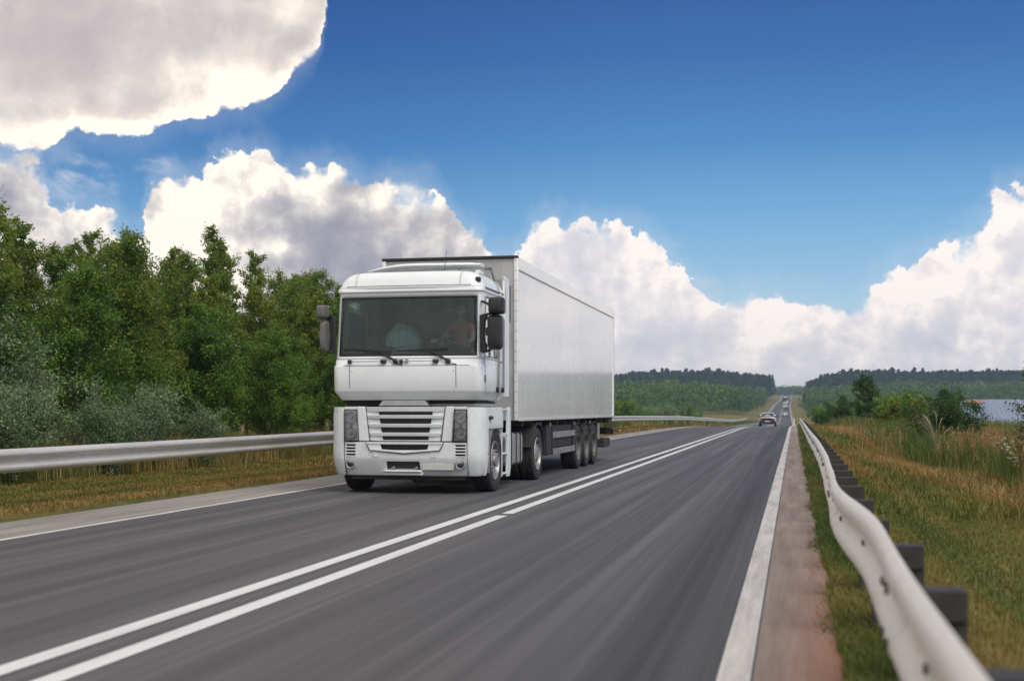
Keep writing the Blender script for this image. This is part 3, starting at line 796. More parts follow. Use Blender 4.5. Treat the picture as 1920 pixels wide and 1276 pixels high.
# doors (window panes in them), gaps, hinges, handles
for s in (-1, 1):
    bm = bmesh.new()
    X_ = s*1.228
    tube(bm, [(s*1.248, .27, 1.62), (s*1.248, .27, 2.03), (s*1.225, .29, 2.2), (s*1.204, .40, 3.2)], .005, 6)
    tube(bm, [(s*1.248, 1.34, 1.62), (s*1.248, 1.34, 2.03), (s*1.226, 1.34, 2.2), (s*1.204, 1.34, 3.2)], .005, 6)
    tube(bm, [(s*1.249, .27, 1.62), (s*1.249, 1.34, 1.62)], .005, 6)
    door = obj('door', bm, SEAM, truck)
    # glass pane and black sealing frame
    bm = bmesh.new()
    v = [bm.verts.new(p) for p in ((s*1.208, .33, 2.21), (s*1.208, 1.30, 2.21), (s*1.192, 1.33, 3.15), (s*1.192, .45, 3.15))]
    bm.faces.new(v); obj('door_window', bm, GLASS, door)
    bm = bmesh.new(); tube(bm, [(s*1.222, .35, 2.20), (s*1.222, 1.30, 2.20), (s*1.204, 1.31, 3.16), (s*1.204, .46, 3.16), (s*1.222, .35, 2.20)], .008, 6); obj('window_seal', bm, BLK, door)
    bm = bmesh.new(); box(bm, min(s*1.246, s*1.262), max(s*1.246, s*1.262), .225, .255, 1.78, 1.90); obj('hinge', bm, BLK, door, bev=.004)
    for y0 in (1.05, 1.42):
        bm = bmesh.new(); tube(bm, [(s*1.25, y0, 1.66), (s*1.285, y0+.005, 1.71), (s*1.285, y0+.01, 2.85), (s*1.25, y0+.01, 2.92)], .021, 8)
        hb = obj('grab_rail', bm, GREYP, door)
        bm = bmesh.new(); box(bm, min(s*1.245, s*1.30), max(s*1.245, s*1.30), y0-.035, y0+.035, 1.63, 1.72); obj('rail_foot', bm, BLK, hb, bev=.02)
    bm = bmesh.new(); tube(bm, [(s*1.24, 1.20, 1.66), (s*1.25, 1.23, 1.60), (s*1.24, 1.27, 1.66)], .015, 6); obj('tow_eye', bm, ALU, door)

# mirrors
MIRG = plain('lit_grey_shell', (.135, .13, .12), .55)  # lighter grey shell: light on the far mirrors put into the colour
def mirror_set(s, shell_light):
    shell = MIDP if shell_light else BLK
    mr = [('main_mirror', (s*1.47, -.02, 2.56), (.115, .11, .275)), ('wide_mirror', (s*1.50, -.04, 2.975), (.125, .11, .135))]
    if shell_light: mr = [('main_mirror', (s*1.355, -.02, 2.53), (.055, .11, .25)), ('wide_mirror', (s*1.385, -.05, 2.92), (.080, .11, .11))]; shell = MIRG
    q_ = 0 if s > 0 else -.12
    bmA = bmesh.new()
    if s > 0: tube(bmA, [(s*1.20, .24, 3.07), (s*1.33, .07, 3.02), (s*1.42, .02, 2.95)], .022, 8)
    tube(bmA, [(s*1.26, .10, 2.84), (s*(1.40+q_), .03, 2.86), (s*(1.45+q_), .02, 2.84), (s*(1.45+q_), .02, 2.80)], .020, 8)
    tube(bmA, [(s*1.24, .12, 2.26), (s*(1.34+q_*.5), .05, 2.27), (s*(1.44+q_), .02, 2.31)], .022, 8)
    tube(bmA, [(s*(1.45+q_), .03, 2.3), (s*(1.45+q_), .03, 2.98)], .018, 8)
    arm = obj('mirror_arm', bmA, BLK, truck)
    bmB = bmesh.new()
    prism(bmB, [(s*1.20, 2.84), (s*1.325, 2.87), (s*1.33, 2.80), (s*1.295, 2.74), (s*1.285, 2.56), (s*1.295, 2.42), (s*1.325, 2.36), (s*1.315, 2.25), (s*1.21, 2.25)], 'y', .06, .13)
    obj('mirror_bracket', bmB, BLK, arm, bev=.012)
    for nm, c_, h_ in mr:
        bm = bmesh.new()
        # rounded shell: superellipse loft
        rings = []
        for yy_, k in ((-1.0, .55), (-.85, .80), (-.5, .94), (0, 1.0), (.7, 1.0), (1.0, .97)):
            ring = []
            for q in range(28):
                t = 2*math.pi*q/28; ct, st_ = math.cos(t), math.sin(t)
                sx_ = math.copysign(abs(ct)**.35, ct); sz_ = math.copysign(abs(st_)**.35, st_)
                ring.append(bm.verts.new((c_[0]+sx_*h_[0]*k, c_[1]+yy_*h_[1], c_[2]+sz_*h_[2]*(.1*1+.9*k if k < 1 else 1))))
            rings.append(ring)
        for a, b in zip(rings, rings[1:]):
            for j in range(28): bm.faces.new((a[j], a[(j+1) % 28], b[(j+1) % 28], b[j]))
        bm.faces.new(rings[0]); bm.faces.new(rings[-1][::-1])
        ho = obj(nm, bm, shell, truck)
        bm = bmesh.new(); box(bm, c_[0]-h_[0]*.9, c_[0]+h_[0]*.9, c_[1]+h_[1]+.001, c_[1]+h_[1]+.006, c_[2]-h_[2]*.93, c_[2]+h_[2]*.93); obj('mirror_glass', bm, CHROME, ho)
        if nm == 'main_mirror':
            bm = bmesh.new(); box(bm, c_[0]-h_[0]-.012, c_[0]+h_[0]-.02, c_[1]-h_[1]*.9, c_[1]+h_[1]*.6, c_[2]-.06, c_[2]+.075); obj('shell_band', bm, shell, ho, bev=.02)
mirror_set(1, False); mirror_set(-1, True)

# dark gap between cab and bumper, bulkhead and engine block behind
bm = bmesh.new(); box(bm, -1.08, 1.10, .30, 1.60, 1.30, 1.499); box(bm, -.60, .60, .45, 2.2, .60, 1.30); obj('engine_bay', bm, DARKF, truck)
bm = bmesh.new(); prism(bm, [(-.47, 1.405), (.36, 1.405), (.30, 1.49), (-.40, 1.49)], 'y', .06, .35); obj('service_step', bm, MIDP, truck, bev=.01)
bm = bmesh.new(); box(bm, .35, 1.20, .25, 1.2, 1.398, 1.44); obj('bulkhead', bm, MIDP, truck)

# --- bumper: plan curve, local x from centre; profile by height
def byf(x): return -.07*(1-(x/1.02)**2)*.7
def bz_in(z):   # how far the bumper leans back at height z
    if z > .58: return .0
    return .13*((.58-z)/.29)**1.3
# central lower bumper as a grid with cut-outs
def inrect(x, z, R_): return R_[0] < x < R_[1] and R_[2] < z < R_[3]
def bumper_grid():
    xs_ = sorted(set([-1.02, 1.02, -.31, .245, .30, .82]+list(np.linspace(-1.02, 1.02, 41))+[-.99, -.83, .99, .83, -.46, .46, -.38, .38, -.58, .58]))
    zs_ = sorted(set([.29, .31, .38, .52, .58]+[.61, .64, .66, .69, .71, .74, .76, .79, .825]+[.34, .45, .55, .60, .65, .70, .75, .80]))
    bm = bmesh.new(); vm = {}
    def vtx(x, z):
        k = (round(x, 4), round(z, 4))
        if k not in vm: vm[k] = bm.verts.new((x, byf(x)+bz_in(z), z))
        return vm[k]
    def vlow(x): return .655+.10*abs(x)/.58
    for a, b in zip(xs_, xs_[1:]):
        for c_, d_ in zip(zs_, zs_[1:]):
            cx, cz = (a+b)/2, (c_+d_)/2
            if inrect(cx, cz, (-.31, .245, .38, .52)): continue
            if .83 < abs(cx) < .99 and (.61 < cz < .64 or .66 < cz < .69 or .71 < cz < .74 or .76 < cz < .79): continue
            if abs(cx) < .40 and .70 < cz < .79: continue
            bm.faces.new((vtx(a, c_), vtx(b, c_), vtx(b, d_), vtx(a, d_)))
    return bm
bump = obj('bumper', bumper_grid(), PDIRT, truck, solid=.03, bev=.004)
bump.modifiers['solid'].offset = -1
# backing behind the openings
bm = bmesh.new()
box(bm, -.33, .265, .04, .06, .36, .54)
for s in (-1, 1): box(bm, min(s*.81, s*1.0), max(s*.81, s*1.0), .04, .06, .59, .81)
box(bm, -.45, .45, .03, .05, .66, .82); obj('bumper_backing', bm, MESHM, bump)
bm = bmesh.new(); prism(bm, [(-.37, .355), (.295, .355), (.26, .385), (-.335, .385)], 'y', -.075, .06); prism(bm, [(-.37, .30), (.295, .30), (.295, .354), (-.37, .354)], 'y', -.03, .10)
obj('tow_step', bm, PDIRT, bump, bev=.012)
bm = bmesh.new()
for x in (-.22, .16): tube(bm, [(x, -.02, .40), (x+.05, -.03, .43)], .018, 8)
tube(bm, [(-.27, .0, .395), (.21, .0, .395)], .012, 8)
obj('tow_pin', bm, GREYP, bump)
bm = bmesh.new(); box(bm, .285, .80, -.055, -.04, .388, .492); pl = obj('number_plate', bm, PLATE, truck, bev=.004); pl.rotation_euler = (0, 0, 0)
pl.location = (0, .035, 0)
bm = bmesh.new(); box(bm, .275, .81, -.038, -.02, .38, .50); p2 = obj('plate_holder', bm, GREYP, pl)
for x in (-.475, .465):
    bm = bmesh.new(); lathe(bm, [(-.010, .048), (-.004, .052), (.004, .052)], (x, byf(x)-.002, .635), 'y', 24); tube(bm, [(x+.05, byf(x)-.012, .59), (x+.06, byf(x)-.012, .60)], .008, 6)
    obj('tow_cover', bm, PDIRT, bump)
for x in (-.925, .905):
    bm = bmesh.new(); lathe(bm, [(.03, .060), (-.012, .062), (-.02, .072), (.0, .082), (.03, .082)], (x, byf(x)+bz_in(.48)-.006, .478), 'y', 28, closed=False); fo = obj('fog_lamp', bm, MIDP, truck)
    bm = bmesh.new(); lathe(bm, [(-.006, .0005), (-.002, .04), (.008, .060)], (x, byf(x)+bz_in(.48), .478), 'y', 28, closed=False); obj('lens', bm, GREYP, fo)
    bm = bmesh.new(); lathe(bm, [(-.014, .0005), (-.008, .04), (.0, .062)], (x, byf(x)+bz_in(.48), .478), 'y', 28, closed=False); obj('lamp_cover', bm, GLASS, fo)
# louvre bars of the small side vents
for s in (-1, 1):
    bm = bmesh.new()
    for z in (.602, .65, .70, .75, .80): box(bm, min(s*.80, s*.985), max(s*.80, s*.985), byf(.9)-.012, byf(.9)+.035, z-.008, z+.008)
    obj('vent_louvre', bm, PDIRT, bump, bev=.005)
# V shaped lower grille frame
bm = bmesh.new()
prism(bm, [(-.625, .795), (.625, .795), (.635, .829), (-.635, .829)], 'y', -.068, -.02)
for k_ in (-1, 1):
    prism(bm, [(k_*.625, .794), (k_*.405, .794), (k_*.378, .713), (k_*.585, .722)], 'y', -.058, -.02)
prism(bm, [(-.583, .721), (-.376, .712), (0, .690), (.376, .712), (.583, .721), (.57, .700), (0, .652), (-.57, .700)], 'y', -.078, -.02)
lgf = obj('lower_grille_frame', bm, PDIRT, truck, bev=.006)
bm = bmesh.new(); tube(bm, [(-.645, -.045, .83), (-.59, -.045, .70), (0, -.066, .643), (.59, -.045, .70), (.645, -.045, .83)], .006, 6); obj('frame_gap', bm, BLK, lgf)

# grille: top panel, three broad slats, recessed cheeks and black mesh between them
gx = lambda z: .58+.075*(z-.845)/.545      # half width at height z
bm = bmesh.new()
bm2 = bmesh.new()
def slat(bm, za, zb, y0, y1):
    n = 16; A, B, C, D = [], [], [], []
    for i in range(n+1):
        t = -1+2*i/n
        xa, xb = gx(za)*t, gx(zb)*t
        bw = -.055*(1-t*t)
        A.append(bm.verts.new((xa, y0+bw+.012, za))); B.append(bm.verts.new((xb, y0+bw, zb)))
        C.append(bm.verts.new((xa, y1+bw, za))); D.append(bm.verts.new((xb, y1+bw, zb)))
    for i in range(n):
        bm.faces.new((A[i], A[i+1], B[i+1], B[i])); bm.faces.new((C[i+1], C[i], D[i], D[i+1]))
        bm.faces.new((B[i], B[i+1], D[i+1], D[i])); bm.faces.new((A[i+1], A[i], C[i], C[i+1]))
    bm.faces.new((A[0], B[0], D[0], C[0])); bm.faces.new((A[n], C[n], D[n], B[n]))
slat(bm, 1.315, 1.388, -.005, .05)
for z in (1.205, 1.065, .925): slat(bm, z, z+.055, -.012, .045)
slat(bm, .842, .862, -.008, .05)
grl = obj('grille', bm, PDIRT, truck, bev=.006)
bm = bmesh.new(); box(bm, -.55, .55, .04, .06, .85, 1.33); obj('grille_mesh', bm, MESHM, grl)
for s in (-1, 1):
    bm = bmesh.new(); prism(bm, [(s*.455, 1.33), (s*.66, 1.33), (s*.585, .845), (s*.375, .845)], 'y', .012, .035)
    obj('grille_cheek', bm, PDIRT, grl, bev=.004)
bm = bmesh.new()
for s in (-1, 1):
    tube(bm, [(s*(gx(1.39)+.008), -.002, 1.388), (s*(gx(.845)+.008), -.002, .85)], .005, 6)
    tube(bm, [(s*.60, -.01, .833), (s*1.0, .0, .833)], .005, 6)
tube(bm, [(-.60, -.01, .833), (-.3, -.045, .833), (0, -.055, .833), (.3, -.045, .833), (.60, -.01, .833)], .005, 6)
obj('panel_gap', bm, BLK, truck)
# body-coloured strips between grille and lamps, and cheeks over the lamps
for s in (-1, 1):
    bm = bmesh.new()
    prism(bm, [(s*.672, 1.395), (s*.805, 1.395), (s*.775, .842), (s*.600, .842)], 'y', -.012, .05)
    obj('front_strip', bm, PDIRT, truck, bev=.012)
    # headlamp: dark housing, two chrome bowls with bulbs, amber lamp, clear cover
    x0, x1 = (s*.80, s*1.015)
    bm = bmesh.new(); prism(bm, [(s*.82, 1.345), (s*1.012, 1.345), (s*1.005, .848), (s*.795, .848)], 'y', .03, .09)
    hl = obj('headlight', bm, LAMPH, truck, bev=.006)
    for z, r_ in ((1.215, .088), (.965, .090)):
        bm = bmesh.new(); lathe(bm, [(-.035, r_), (-.012, r_*.96), (.01, r_*.75), (.018, r_*.35), (.02, .004)], (s*.912, -.002, z), 'y', 28, closed=False); obj('reflector', bm, REFL, hl)
        bm = bmesh.new(); lathe(bm, [(-.040, r_*1.02), (-.044, r_*1.1), (-.02, r_*1.12)], (s*.912, .010, z), 'y', 28, closed=False); obj('lamp_ring', bm, ALU, hl)
        bm = bmesh.new(); lathe(bm, [(-.03, .003), (-.026, .03), (.0, .036), (.015, .036)], (s*.912, .0, z), 'y', 20, closed=False); obj('bulb_shield', bm, ALU, hl)
    bm = bmesh.new(); lathe(bm, [(-.02, .003), (-.012, .022), (.01, .026)], (s*.912, .012, 1.09), 'y', 16, closed=False); obj('turn_lamp', bm, AMBER, hl)
    bm = bmesh.new(); prism(bm, [(s*.818, 1.34), (s*1.01, 1.34), (s*1.003, .852), (s*.80, .852)], 'y', -.046, -.042); obj('lamp_cover', bm, LAMPG, hl)
    bm = bmesh.new(); prism(bm, [(s*.815, 1.392), (s*1.012, 1.392), (s*1.012, 1.348), (s*.818, 1.348)], 'y', -.01, .06); obj('lamp_brow', bm, PDIRT, hl, bev=.006)
    bm = bmesh.new(); tube(bm, [(s*.815, -.03, 1.344), (s*1.012, -.03, 1.344), (s*1.006, -.03, .85), (s*.797, -.03, .85), (s*.815, -.03, 1.344)], .006, 6); obj('lamp_seal', bm, BLK, hl)

# corner wings: curved round the corner, arch cut over the wheel
def corner(s):
    plan = [(1.025, -.002)]+[(1.27-.25+.25*math.sin(t), .25-.25*math.cos(t)) for t in np.linspace(R(12), R(90), 9)]
    plan += [(1.272, y) for y in (.30, .36, .42, .55, .70, .85, 1.0, 1.15, 1.30, 1.40)]
    zs_ = [.295, .33, .42, .52, .58, .7, .85, 1.0, 1.04, 1.12, 1.25, 1.37, 1.385]
    bm = bmesh.new(); g = {}
    for i, (x, y) in enumerate(plan):
        for j, z in enumerate(zs_):
            # below the arch the back edge of the panel follows the wheel
            zz = z
            yy_ = y
            inn = bz_in(z)*.9
            nx_ = x-(inn*.8 if x > 1.2 else inn*.3*(x-1.02)/.2)*0.5
            if z > 1.36: nx_ -= .012
            ny = y+(inn if y < .2 else inn*.3*max(0, 1-y))
            g[i, j] = bm.verts.new((s*nx_, ny, zz))
    for i in range(len(plan)-1):
        for j in range(len(zs_)-1):
            y = (plan[i][1]+plan[i+1][1])/2; z = (zs_[j]+zs_[j+1])/2
            if y > .36 and z < 1.04: continue
            q = (g[i, j], g[i+1, j], g[i+1, j+1], g[i, j+1])
            bm.faces.new(q)
    o = obj('corner_wing', bm, PDIRT, truck, solid=.025, bev=.003)
    o.modifiers['solid'].offset = 0
    # wheel arch lip
    bm = bmesh.new()
    arch = [(.40, .33), (.42, .60), (.50, 1.02), (.54, 1.10), (1.40, 1.10), (1.40, 1.03), (1.37, .985), (1.28, .97), (1.02, 1.035), (.75, 1.0), (.60, .86), (.53, .62), (.52, .33)]
    prism(bm, [(y, z) for y, z in arch], 'x', s*1.15, s*1.262)
    obj('wheel_arch', bm, GREYP, o, bev=.006)
    # joint with the bumper
    bm = bmesh.new(); tube(bm, [(s*1.022, -.01, 1.385), (s*1.022, -.01, .62), (s*1.022, .02, .5), (s*1.018, .10, .30)], .005, 6); obj('panel_gap', bm, BLK, o)
    bm = bmesh.new(); box(bm, min(s*1.25, s*1.287), max(s*1.25, s*1.287), .285, .345, .615, .675); obj('side_reflector', bm, ORANGE, o, bev=.008)
    bm = bmesh.new(); box(bm, min(s*1.24, s*1.33), max(s*1.24, s*1.33), .36, .52, 1.185, 1.245); obj('wing_handle', bm, BLK, o, bev=.02)
    # boarding steps behind the wheel
    bm = bmesh.new()
    for z in (.26, .60, .93, 1.35): box(bm, min(s*.95, s*1.245), max(s*.95, s*1.245), 1.43, 1.92, z-.014, z+.014)
    box(bm, min(s*1.20, s*1.262), max(s*1.20, s*1.262), 1.405, 1.45, .22, 1.385)
    prism(bm, [(1.93, 1.385), (2.10, 1.385), (2.10, .35), (2.02, .20), (1.88, .20), (1.90, .8)], 'x', s*1.215, s*1.262)
    st_ = obj('boarding_step', bm, PDIRT, truck, bev=.006)
    bm = bmesh.new(); box(bm, min(s*.93, s*.95), max(s*.93, s*.95), 1.40, 2.0, .2, 1.38); obj('step_back', bm, MIDP, st_)
corner(1); corner(-1)
# side slots visible on the outer face of the far wing
bm = bmesh.new()
for z0, z1 in ((1.225, 1.335), (1.085, 1.19), (.93, 1.045)): prism(bm, [(-1.145, .020), (-1.238, .112), (-1.20, .15), (-1.10, .06)], 'z', z0, z1)
obj('wing_slot', bm, GREYP, truck, bev=.004)
bm = bmesh.new(); box(bm, -.95, .95, .16, .9, .22, .30); tube(bm, [(.05, .3, .20), (.12, .3, .16), (.2, .3, .20)], .03, 8); obj('sump_guard', bm, DARKF, truck, bev=.02)

# wheels
def wheel(s, y, r, kind, width=.31, xo=1.25, name='wheel'):
    w = empty(name, (s*(xo-width/2), y, r)); w.parent = truck
    hw = width/2
    bm = bmesh.new()
    pr = [(-hw*.80, r*.62), (-hw*.98, r*.74), (-hw, r*.86), (-hw*.92, r*.965), (-hw*.78, r*.995)]
    for g_ in (-.45, 0, .45):
        pr += [(hw*(g_-.07), r), (hw*(g_-.05), r*.975), (hw*(g_+.05), r*.975), (hw*(g_+.07), r)]
    pr += [(hw*.78, r*.995), (hw*.92, r*.965), (hw, r*.86), (hw*.98, r*.74), (hw*.80, r*.62)]
    lathe(bm, pr, (0, 0, 0), 'x', 56, closed=False)
    obj('tyre', bm, RUB, w)
    bm = bmesh.new()
    if kind == 'front':
        pr = [(hw*.80, r*.635), (hw*.92, r*.62), (hw*.90, r*.585), (hw*.45, r*.55), (hw*.30, r*.47), (hw*.55, r*.36), (hw*.72, r*.33), (hw*.74, r*.22), (hw*1.02, r*.20), (hw*1.08, r*.12), (hw*1.1, .003)]
    elif kind == 'drive':
        pr = [(hw*.88, r*.635), (hw*.97, r*.62), (hw*.95, r*.585), (hw*.45, r*.55), (hw*.40, r*.42), (hw*.42, r*.36), (hw*.80, r*.30), (hw*.95, r*.24), (hw*.98, .003)]
    else:
        pr = [(hw*.80, r*.635), (hw*.92, r*.62), (hw*.90, r*.585), (hw*.15, r*.53), (hw*.05, r*.40), (hw*.30, r*.30), (hw*.62, r*.27), (hw*.70, r*.16), (hw*.72, .003)]
    lathe(bm, [(a*s, b) for a, b in pr], (0, 0, 0), 'x', 48, closed=False)
    obj('rim', bm, STEEL if kind != 'trailer' else ALU_D, w)
    bm = bmesh.new()
    for k in range(10):
        t = 2*math.pi*k/10; rr_ = r*.335; base = {'front': hw*.70, 'drive': hw*.62, 'trailer': hw*.28}[kind]
        lathe(bm, [(s*(base-.03), .016), (s*(base+.035), .015), (s*(base+.04), .008)], (0, rr_*math.cos(t), rr_*math.sin(t)), 'x', 6)
    obj('wheel_nuts', bm, ALU, w)
    bm = bmesh.new()
    for k in range(8):
        t = 2*math.pi*(k+.5)/8; rr_ = r*.50
        lathe(bm, [(s*(hw*.36), .032), (s*(hw*.43), .032)], (0, rr_*math.cos(t), rr_*math.sin(t)), 'x', 12)
    obj('rim_holes', bm, BLK, w)
ALU_D = grime('dusty_trailer_rim', (.20, .19, .17), (.09, .08, .07), .6, (.4, .7), 6, metal=.2)
for s in (-1, 1):
    wheel(s, 1.02, .51, 'front', .31, 1.255)
    wheel(s, 4.60, .50, 'drive', .29, 1.25)
    wheel(s, 4.60, .50, 'drive', .27, .95)
    for y in (9.42, 10.62, 11.82): wheel(s, y, .495, 'trailer', .37, 1.25)
# axles, chassis rails, tanks, mudguards
bm = bmesh.new()
for y in (1.02, 4.60, 9.42, 10.62, 11.82): tube(bm, [(-1.0, y, .50), (1.0, y, .50)], .07, 10)
obj('axle', bm, DARKF, truck)
bm = bmesh.new()
for s in (-1, 1): box(bm, s*.42-.04, s*.42+.04, .4, 6.1, .70, .98)
box(bm, -.5, .5, 3.9, 5.3, .98, 1.08)
obj('tractor_chassis', bm, DARKF, truck, bev=.01)
for s in (-1, 1):
    bm = bmesh.new()
    prof = [(2.25, .40), (2.25, .86), (2.32, .93), (3.48, .93), (3.56, .86), (3.56, .42), (3.48, .36), (2.32, .36)]
    prism(bm, prof, 'x', s*.62, s*1.17)
    tk = obj('fuel_tank', bm, ALU, truck, bev=.05, segs=3)
    for y in (2.55, 2.95, 3.3):
        bm = bmesh.new(); prism(bm, [(y-.02, .345), (y+.02, .345), (y+.02, .945), (y-.02, .945)], 'x', s*.61, s*1.185)
        obj('tank_strap', bm, BLK, tk, bev=.01)
    bm = bmesh.new(); n = 20
    for wx0, wx1 in ((.62, 1.26),):
        pts = [(4.60+.60*math.cos(t), .52+.58*math.sin(t)) for t in np.linspace(R(168), R(-6), n)]
        inn = [(4.60+.572*math.cos(t), .52+.552*math.sin(t)) for t in np.linspace(R(-6), R(168), n)]
        prism(bm, pts+inn, 'x', s*wx0, s*wx1)
    obj('mudguard', bm, DARKF, truck)
# --- trailer box
bx = bmesh.new(); box(bx, -1.25, 1.25, 2.72, 15.1, 1.15, 4.03)
trl = obj('trailer_box', bx, BOXW, truck, bev=.008)
bm = bmesh.new(); box(bm, -1.245, 1.245, 2.700, 2.718, 1.16, 4.0); obj('front_bulkhead', bm, BOXF, trl)
bm = bmesh.new()
for s in (-1, 1):
    box(bm, min(s*1.19, s*1.262), max(s*1.19, s*1.262), 2.665, 2.80, 1.15, 4.04)
obj('corner_post', bm, BOXW, trl, bev=.012)
bm = bmesh.new(); box(bm, -1.262, 1.262, 2.655, 2.78, 4.035, 4.085); obj('front_top_rail', bm, BLK, trl, bev=.01)
bm = bmesh.new()
for s in (-1, 1):
    box(bm, min(s*1.252, s*1.264), max(s*1.252, s*1.264), 2.80, 15.1, 3.84, 4.055)
    box(bm, min(s*1.252, s*1.268), max(s*1.252, s*1.268), 2.80, 15.1, 1.14, 1.185)
    box(bm, min(s*1.19, s*1.27), max(s*1.19, s*1.27), 15.06, 15.14, 1.10, 4.06)
obj('edge_rail', bm, BOXW, trl, bev=.004)
bm = bmesh.new()
for s in (-1, 1):
    box(bm, min(s*1.2645, s*1.268), max(s*1.2645, s*1.268), 2.82, 15.05, 3.826, 3.838)
    box(bm, min(s*1.272, s*1.275), max(s*1.272, s*1.275), 15.09, 15.11, 1.12, 4.02)
obj('rail_seam', bm, SEAM, trl)
SKIN2 = plain('panel_joint', (.78, .78, .755), .2)
bm = bmesh.new()
for s in (-1, 1):
    for k in range(1, 20):
        y = 2.80+k*.615; box(bm, min(s*1.2490, s*1.2504), max(s*1.2490, s*1.2504), y-.005, y+.005, 1.187, 3.824)
obj('panel_seam', bm, SKIN2, trl)
bm = bmesh.new()
for s in (-1, 1):
    for k in range(16): lathe(bm, [(-.004, .010), (.004, .010)], (s*1.262, 2.735, 1.30+k*.18), 'x', 8)
for k in range(16): lathe(bm, [(-.004, .010), (.004, .010)], (1.225, 2.663, 1.30+k*.18), 'y', 8)
obj('rivet', bm, GREYP, trl)
m = Mat('rust_run'); n_ = m.noise(None, 30, 4, .6); m.pbr(m.ramp(n_, [(.3, (.50, .44, .33)), (.7, (.66, .62, .50))]), .6); RUSTR = m.m
bm = bmesh.new()
for y, h in ((4.25, .30), (6.4, .14), (6.5, .22), (9.9, .07), (11.2, .14)): box(bm, 1.2525, 1.2545, y-.03, y+.03, 1.19, 1.19+h)
obj('rust_stain', bm, RUSTR, trl)
# trailer chassis
bm = bmesh.new()
for s in (-1, 1): box(bm, s*.48-.05, s*.48+.05, 3.3, 15.0, .88, 1.149)
for y in np.arange(3.4, 15, .9): box(bm, -1.2, 1.2, y-.04, y+.04, 1.04, 1.139)
box(bm, -1.22, 1.22, 14.4, 15.05, 1.0, 1.138)
ch = obj('trailer_chassis', bm, DARKF, truck)
bm = bmesh.new()
for s in (-1, 1):
    for y0, y1 in ((5.75, 6.28),):
        box(bm, min(s*1.10, s*1.20), max(s*1.10, s*1.20), y0, y1, .42, 1.03)
    box(bm, min(s*.80, s*1.18), max(s*.80, s*1.18), 6.4, 8.8, .55, 1.02)
    box(bm, min(s*.62, s*.74), max(s*.62, s*.74), 5.45, 5.60, .28, 1.03)
obj('underbody_locker', bm, DARKF, ch, bev=.02)
for s in (-1, 1):
    bm = bmesh.new()
    for z in (.76, .42): box(bm, min(s*1.215, s*1.235), max(s*1.215, s*1.235), 6.30, 8.98, z, z+.13)
    sg = obj('side_guard', bm, grime('guard_bar_grey', (.26, .265, .26), (.12, .12, .115), .5, (.4, .8), 5), truck, bev=.006)
    for y in (6.32, 8.88):
        bm = bmesh.new(); box(bm, min(s*1.16, s*1.212), max(s*1.16, s*1.212), y-.03, y+.03, .42, 1.03)
        obj('guard_stay', bm, DARKF, sg)
    bm = bmesh.new()
    for y in (9.42, 10.62, 11.82):
        pts = [(y+.60*math.cos(t), .50+.56*math.sin(t)) for t in np.linspace(R(140), R(40), 12)]
        inn = [(y+.575*math.cos(t), .50+.535*math.sin(t)) for t in np.linspace(R(40), R(140), 12)]
        prism(bm, pts+inn, 'x', s*.86, s*1.24)
    obj('mudguard', bm, DARKF, truck)
    bm = bmesh.new(); box(bm, min(s*.85, s*1.2), max(s*.85, s*1.2), 12.50, 12.53, .22, 1.0); obj('mud_flap', bm, BLK, truck)
    bm = bmesh.new()
    for y in (5.0, 6.1, 9.05, 11.3): box(bm, min(s*1.19, s*1.215), max(s*1.19, s*1.215), y-.03, y+.03, 1.01, 1.08)
    obj('side_marker', bm, ALU, ch)
bm = bmesh.new(); box(bm, -1.2, 1.2, 14.75, 14.87, .40, .56); box(bm, -.7, -.6, 14.4, 14.8, .50, 1.03); box(bm, .6, .7, 14.4, 14.8, .50, 1.03); box(bm, -1.22, -.8, 14.0, 14.6, .42, .60); box(bm, .8, 1.22, 13.6, 14.6, .36, .60)
rb = obj('rear_underrun_bar', bm, DARKF, truck, bev=.015)
bm = bmesh.new(); box(bm, -1.28, -.85, 14.88, 15.0, .68, .86); obj('rear_lamp', bm, BLK, truck, bev=.01)
bm = bmesh.new(); box(bm, .85, 1.28, 14.88, 15.0, .68, .86); tube(bm, [(1.2, 14.95, .78), (1.42, 15.0, .77)], .025, 8)
tl = obj('rear_lamp', bm, BLK, truck, bev=.01)
bm = bmesh.new(); box(bm, 1.415, 1.46, 14.97, 15.04, .74, .80); obj('lamp_lens', bm, AMBER, tl, bev=.01)
bm = bmesh.new(); box(bm, .9, .93, 12.7, 13.6, .5, 1.03); box(bm, 1.0, 1.22, 12.75, 12.80, .60, 1.0); obj('rear_bracket', bm, MIDP, ch)

# --- cab interior
INT = plain('cab_lining', (.16, .17, .17), .8); SEATM = plain('seat_cloth', (.06, .065, .07), .9); DASH = plain('dashboard_plastic', (.045, .048, .05), .6)
PAPER = plain('white_paper', (.70, .76, .76), .6)
bm = bmesh.new()
box(bm, -1.16, 1.16, .24, YR-.07, 2.06, 2.09)
n = 14; ring0 = []; ring1 = []
for i in range(n+1):
    x = -1.12+2.24*i/n; zt = 2.26+.16*math.exp(-((x-.68)/.30)**2)+.03*math.exp(-((x+.75)/.3)**2)
    ring0.append([bm.verts.new((x, yy_, zz)) for yy_, zz in ((.17, 2.19), (.30, 2.25+(zt-2.26)*.5), (.52, zt), (.62, zt-.03), (.66, 2.09))])
for a, b in zip(ring0, ring0[1:]):
    for j in range(4): bm.faces.new((a[j], a[j+1], b[j+1], b[j]))
dash = obj('dashboard', bm, DASH, truck)
bm = bmesh.new()
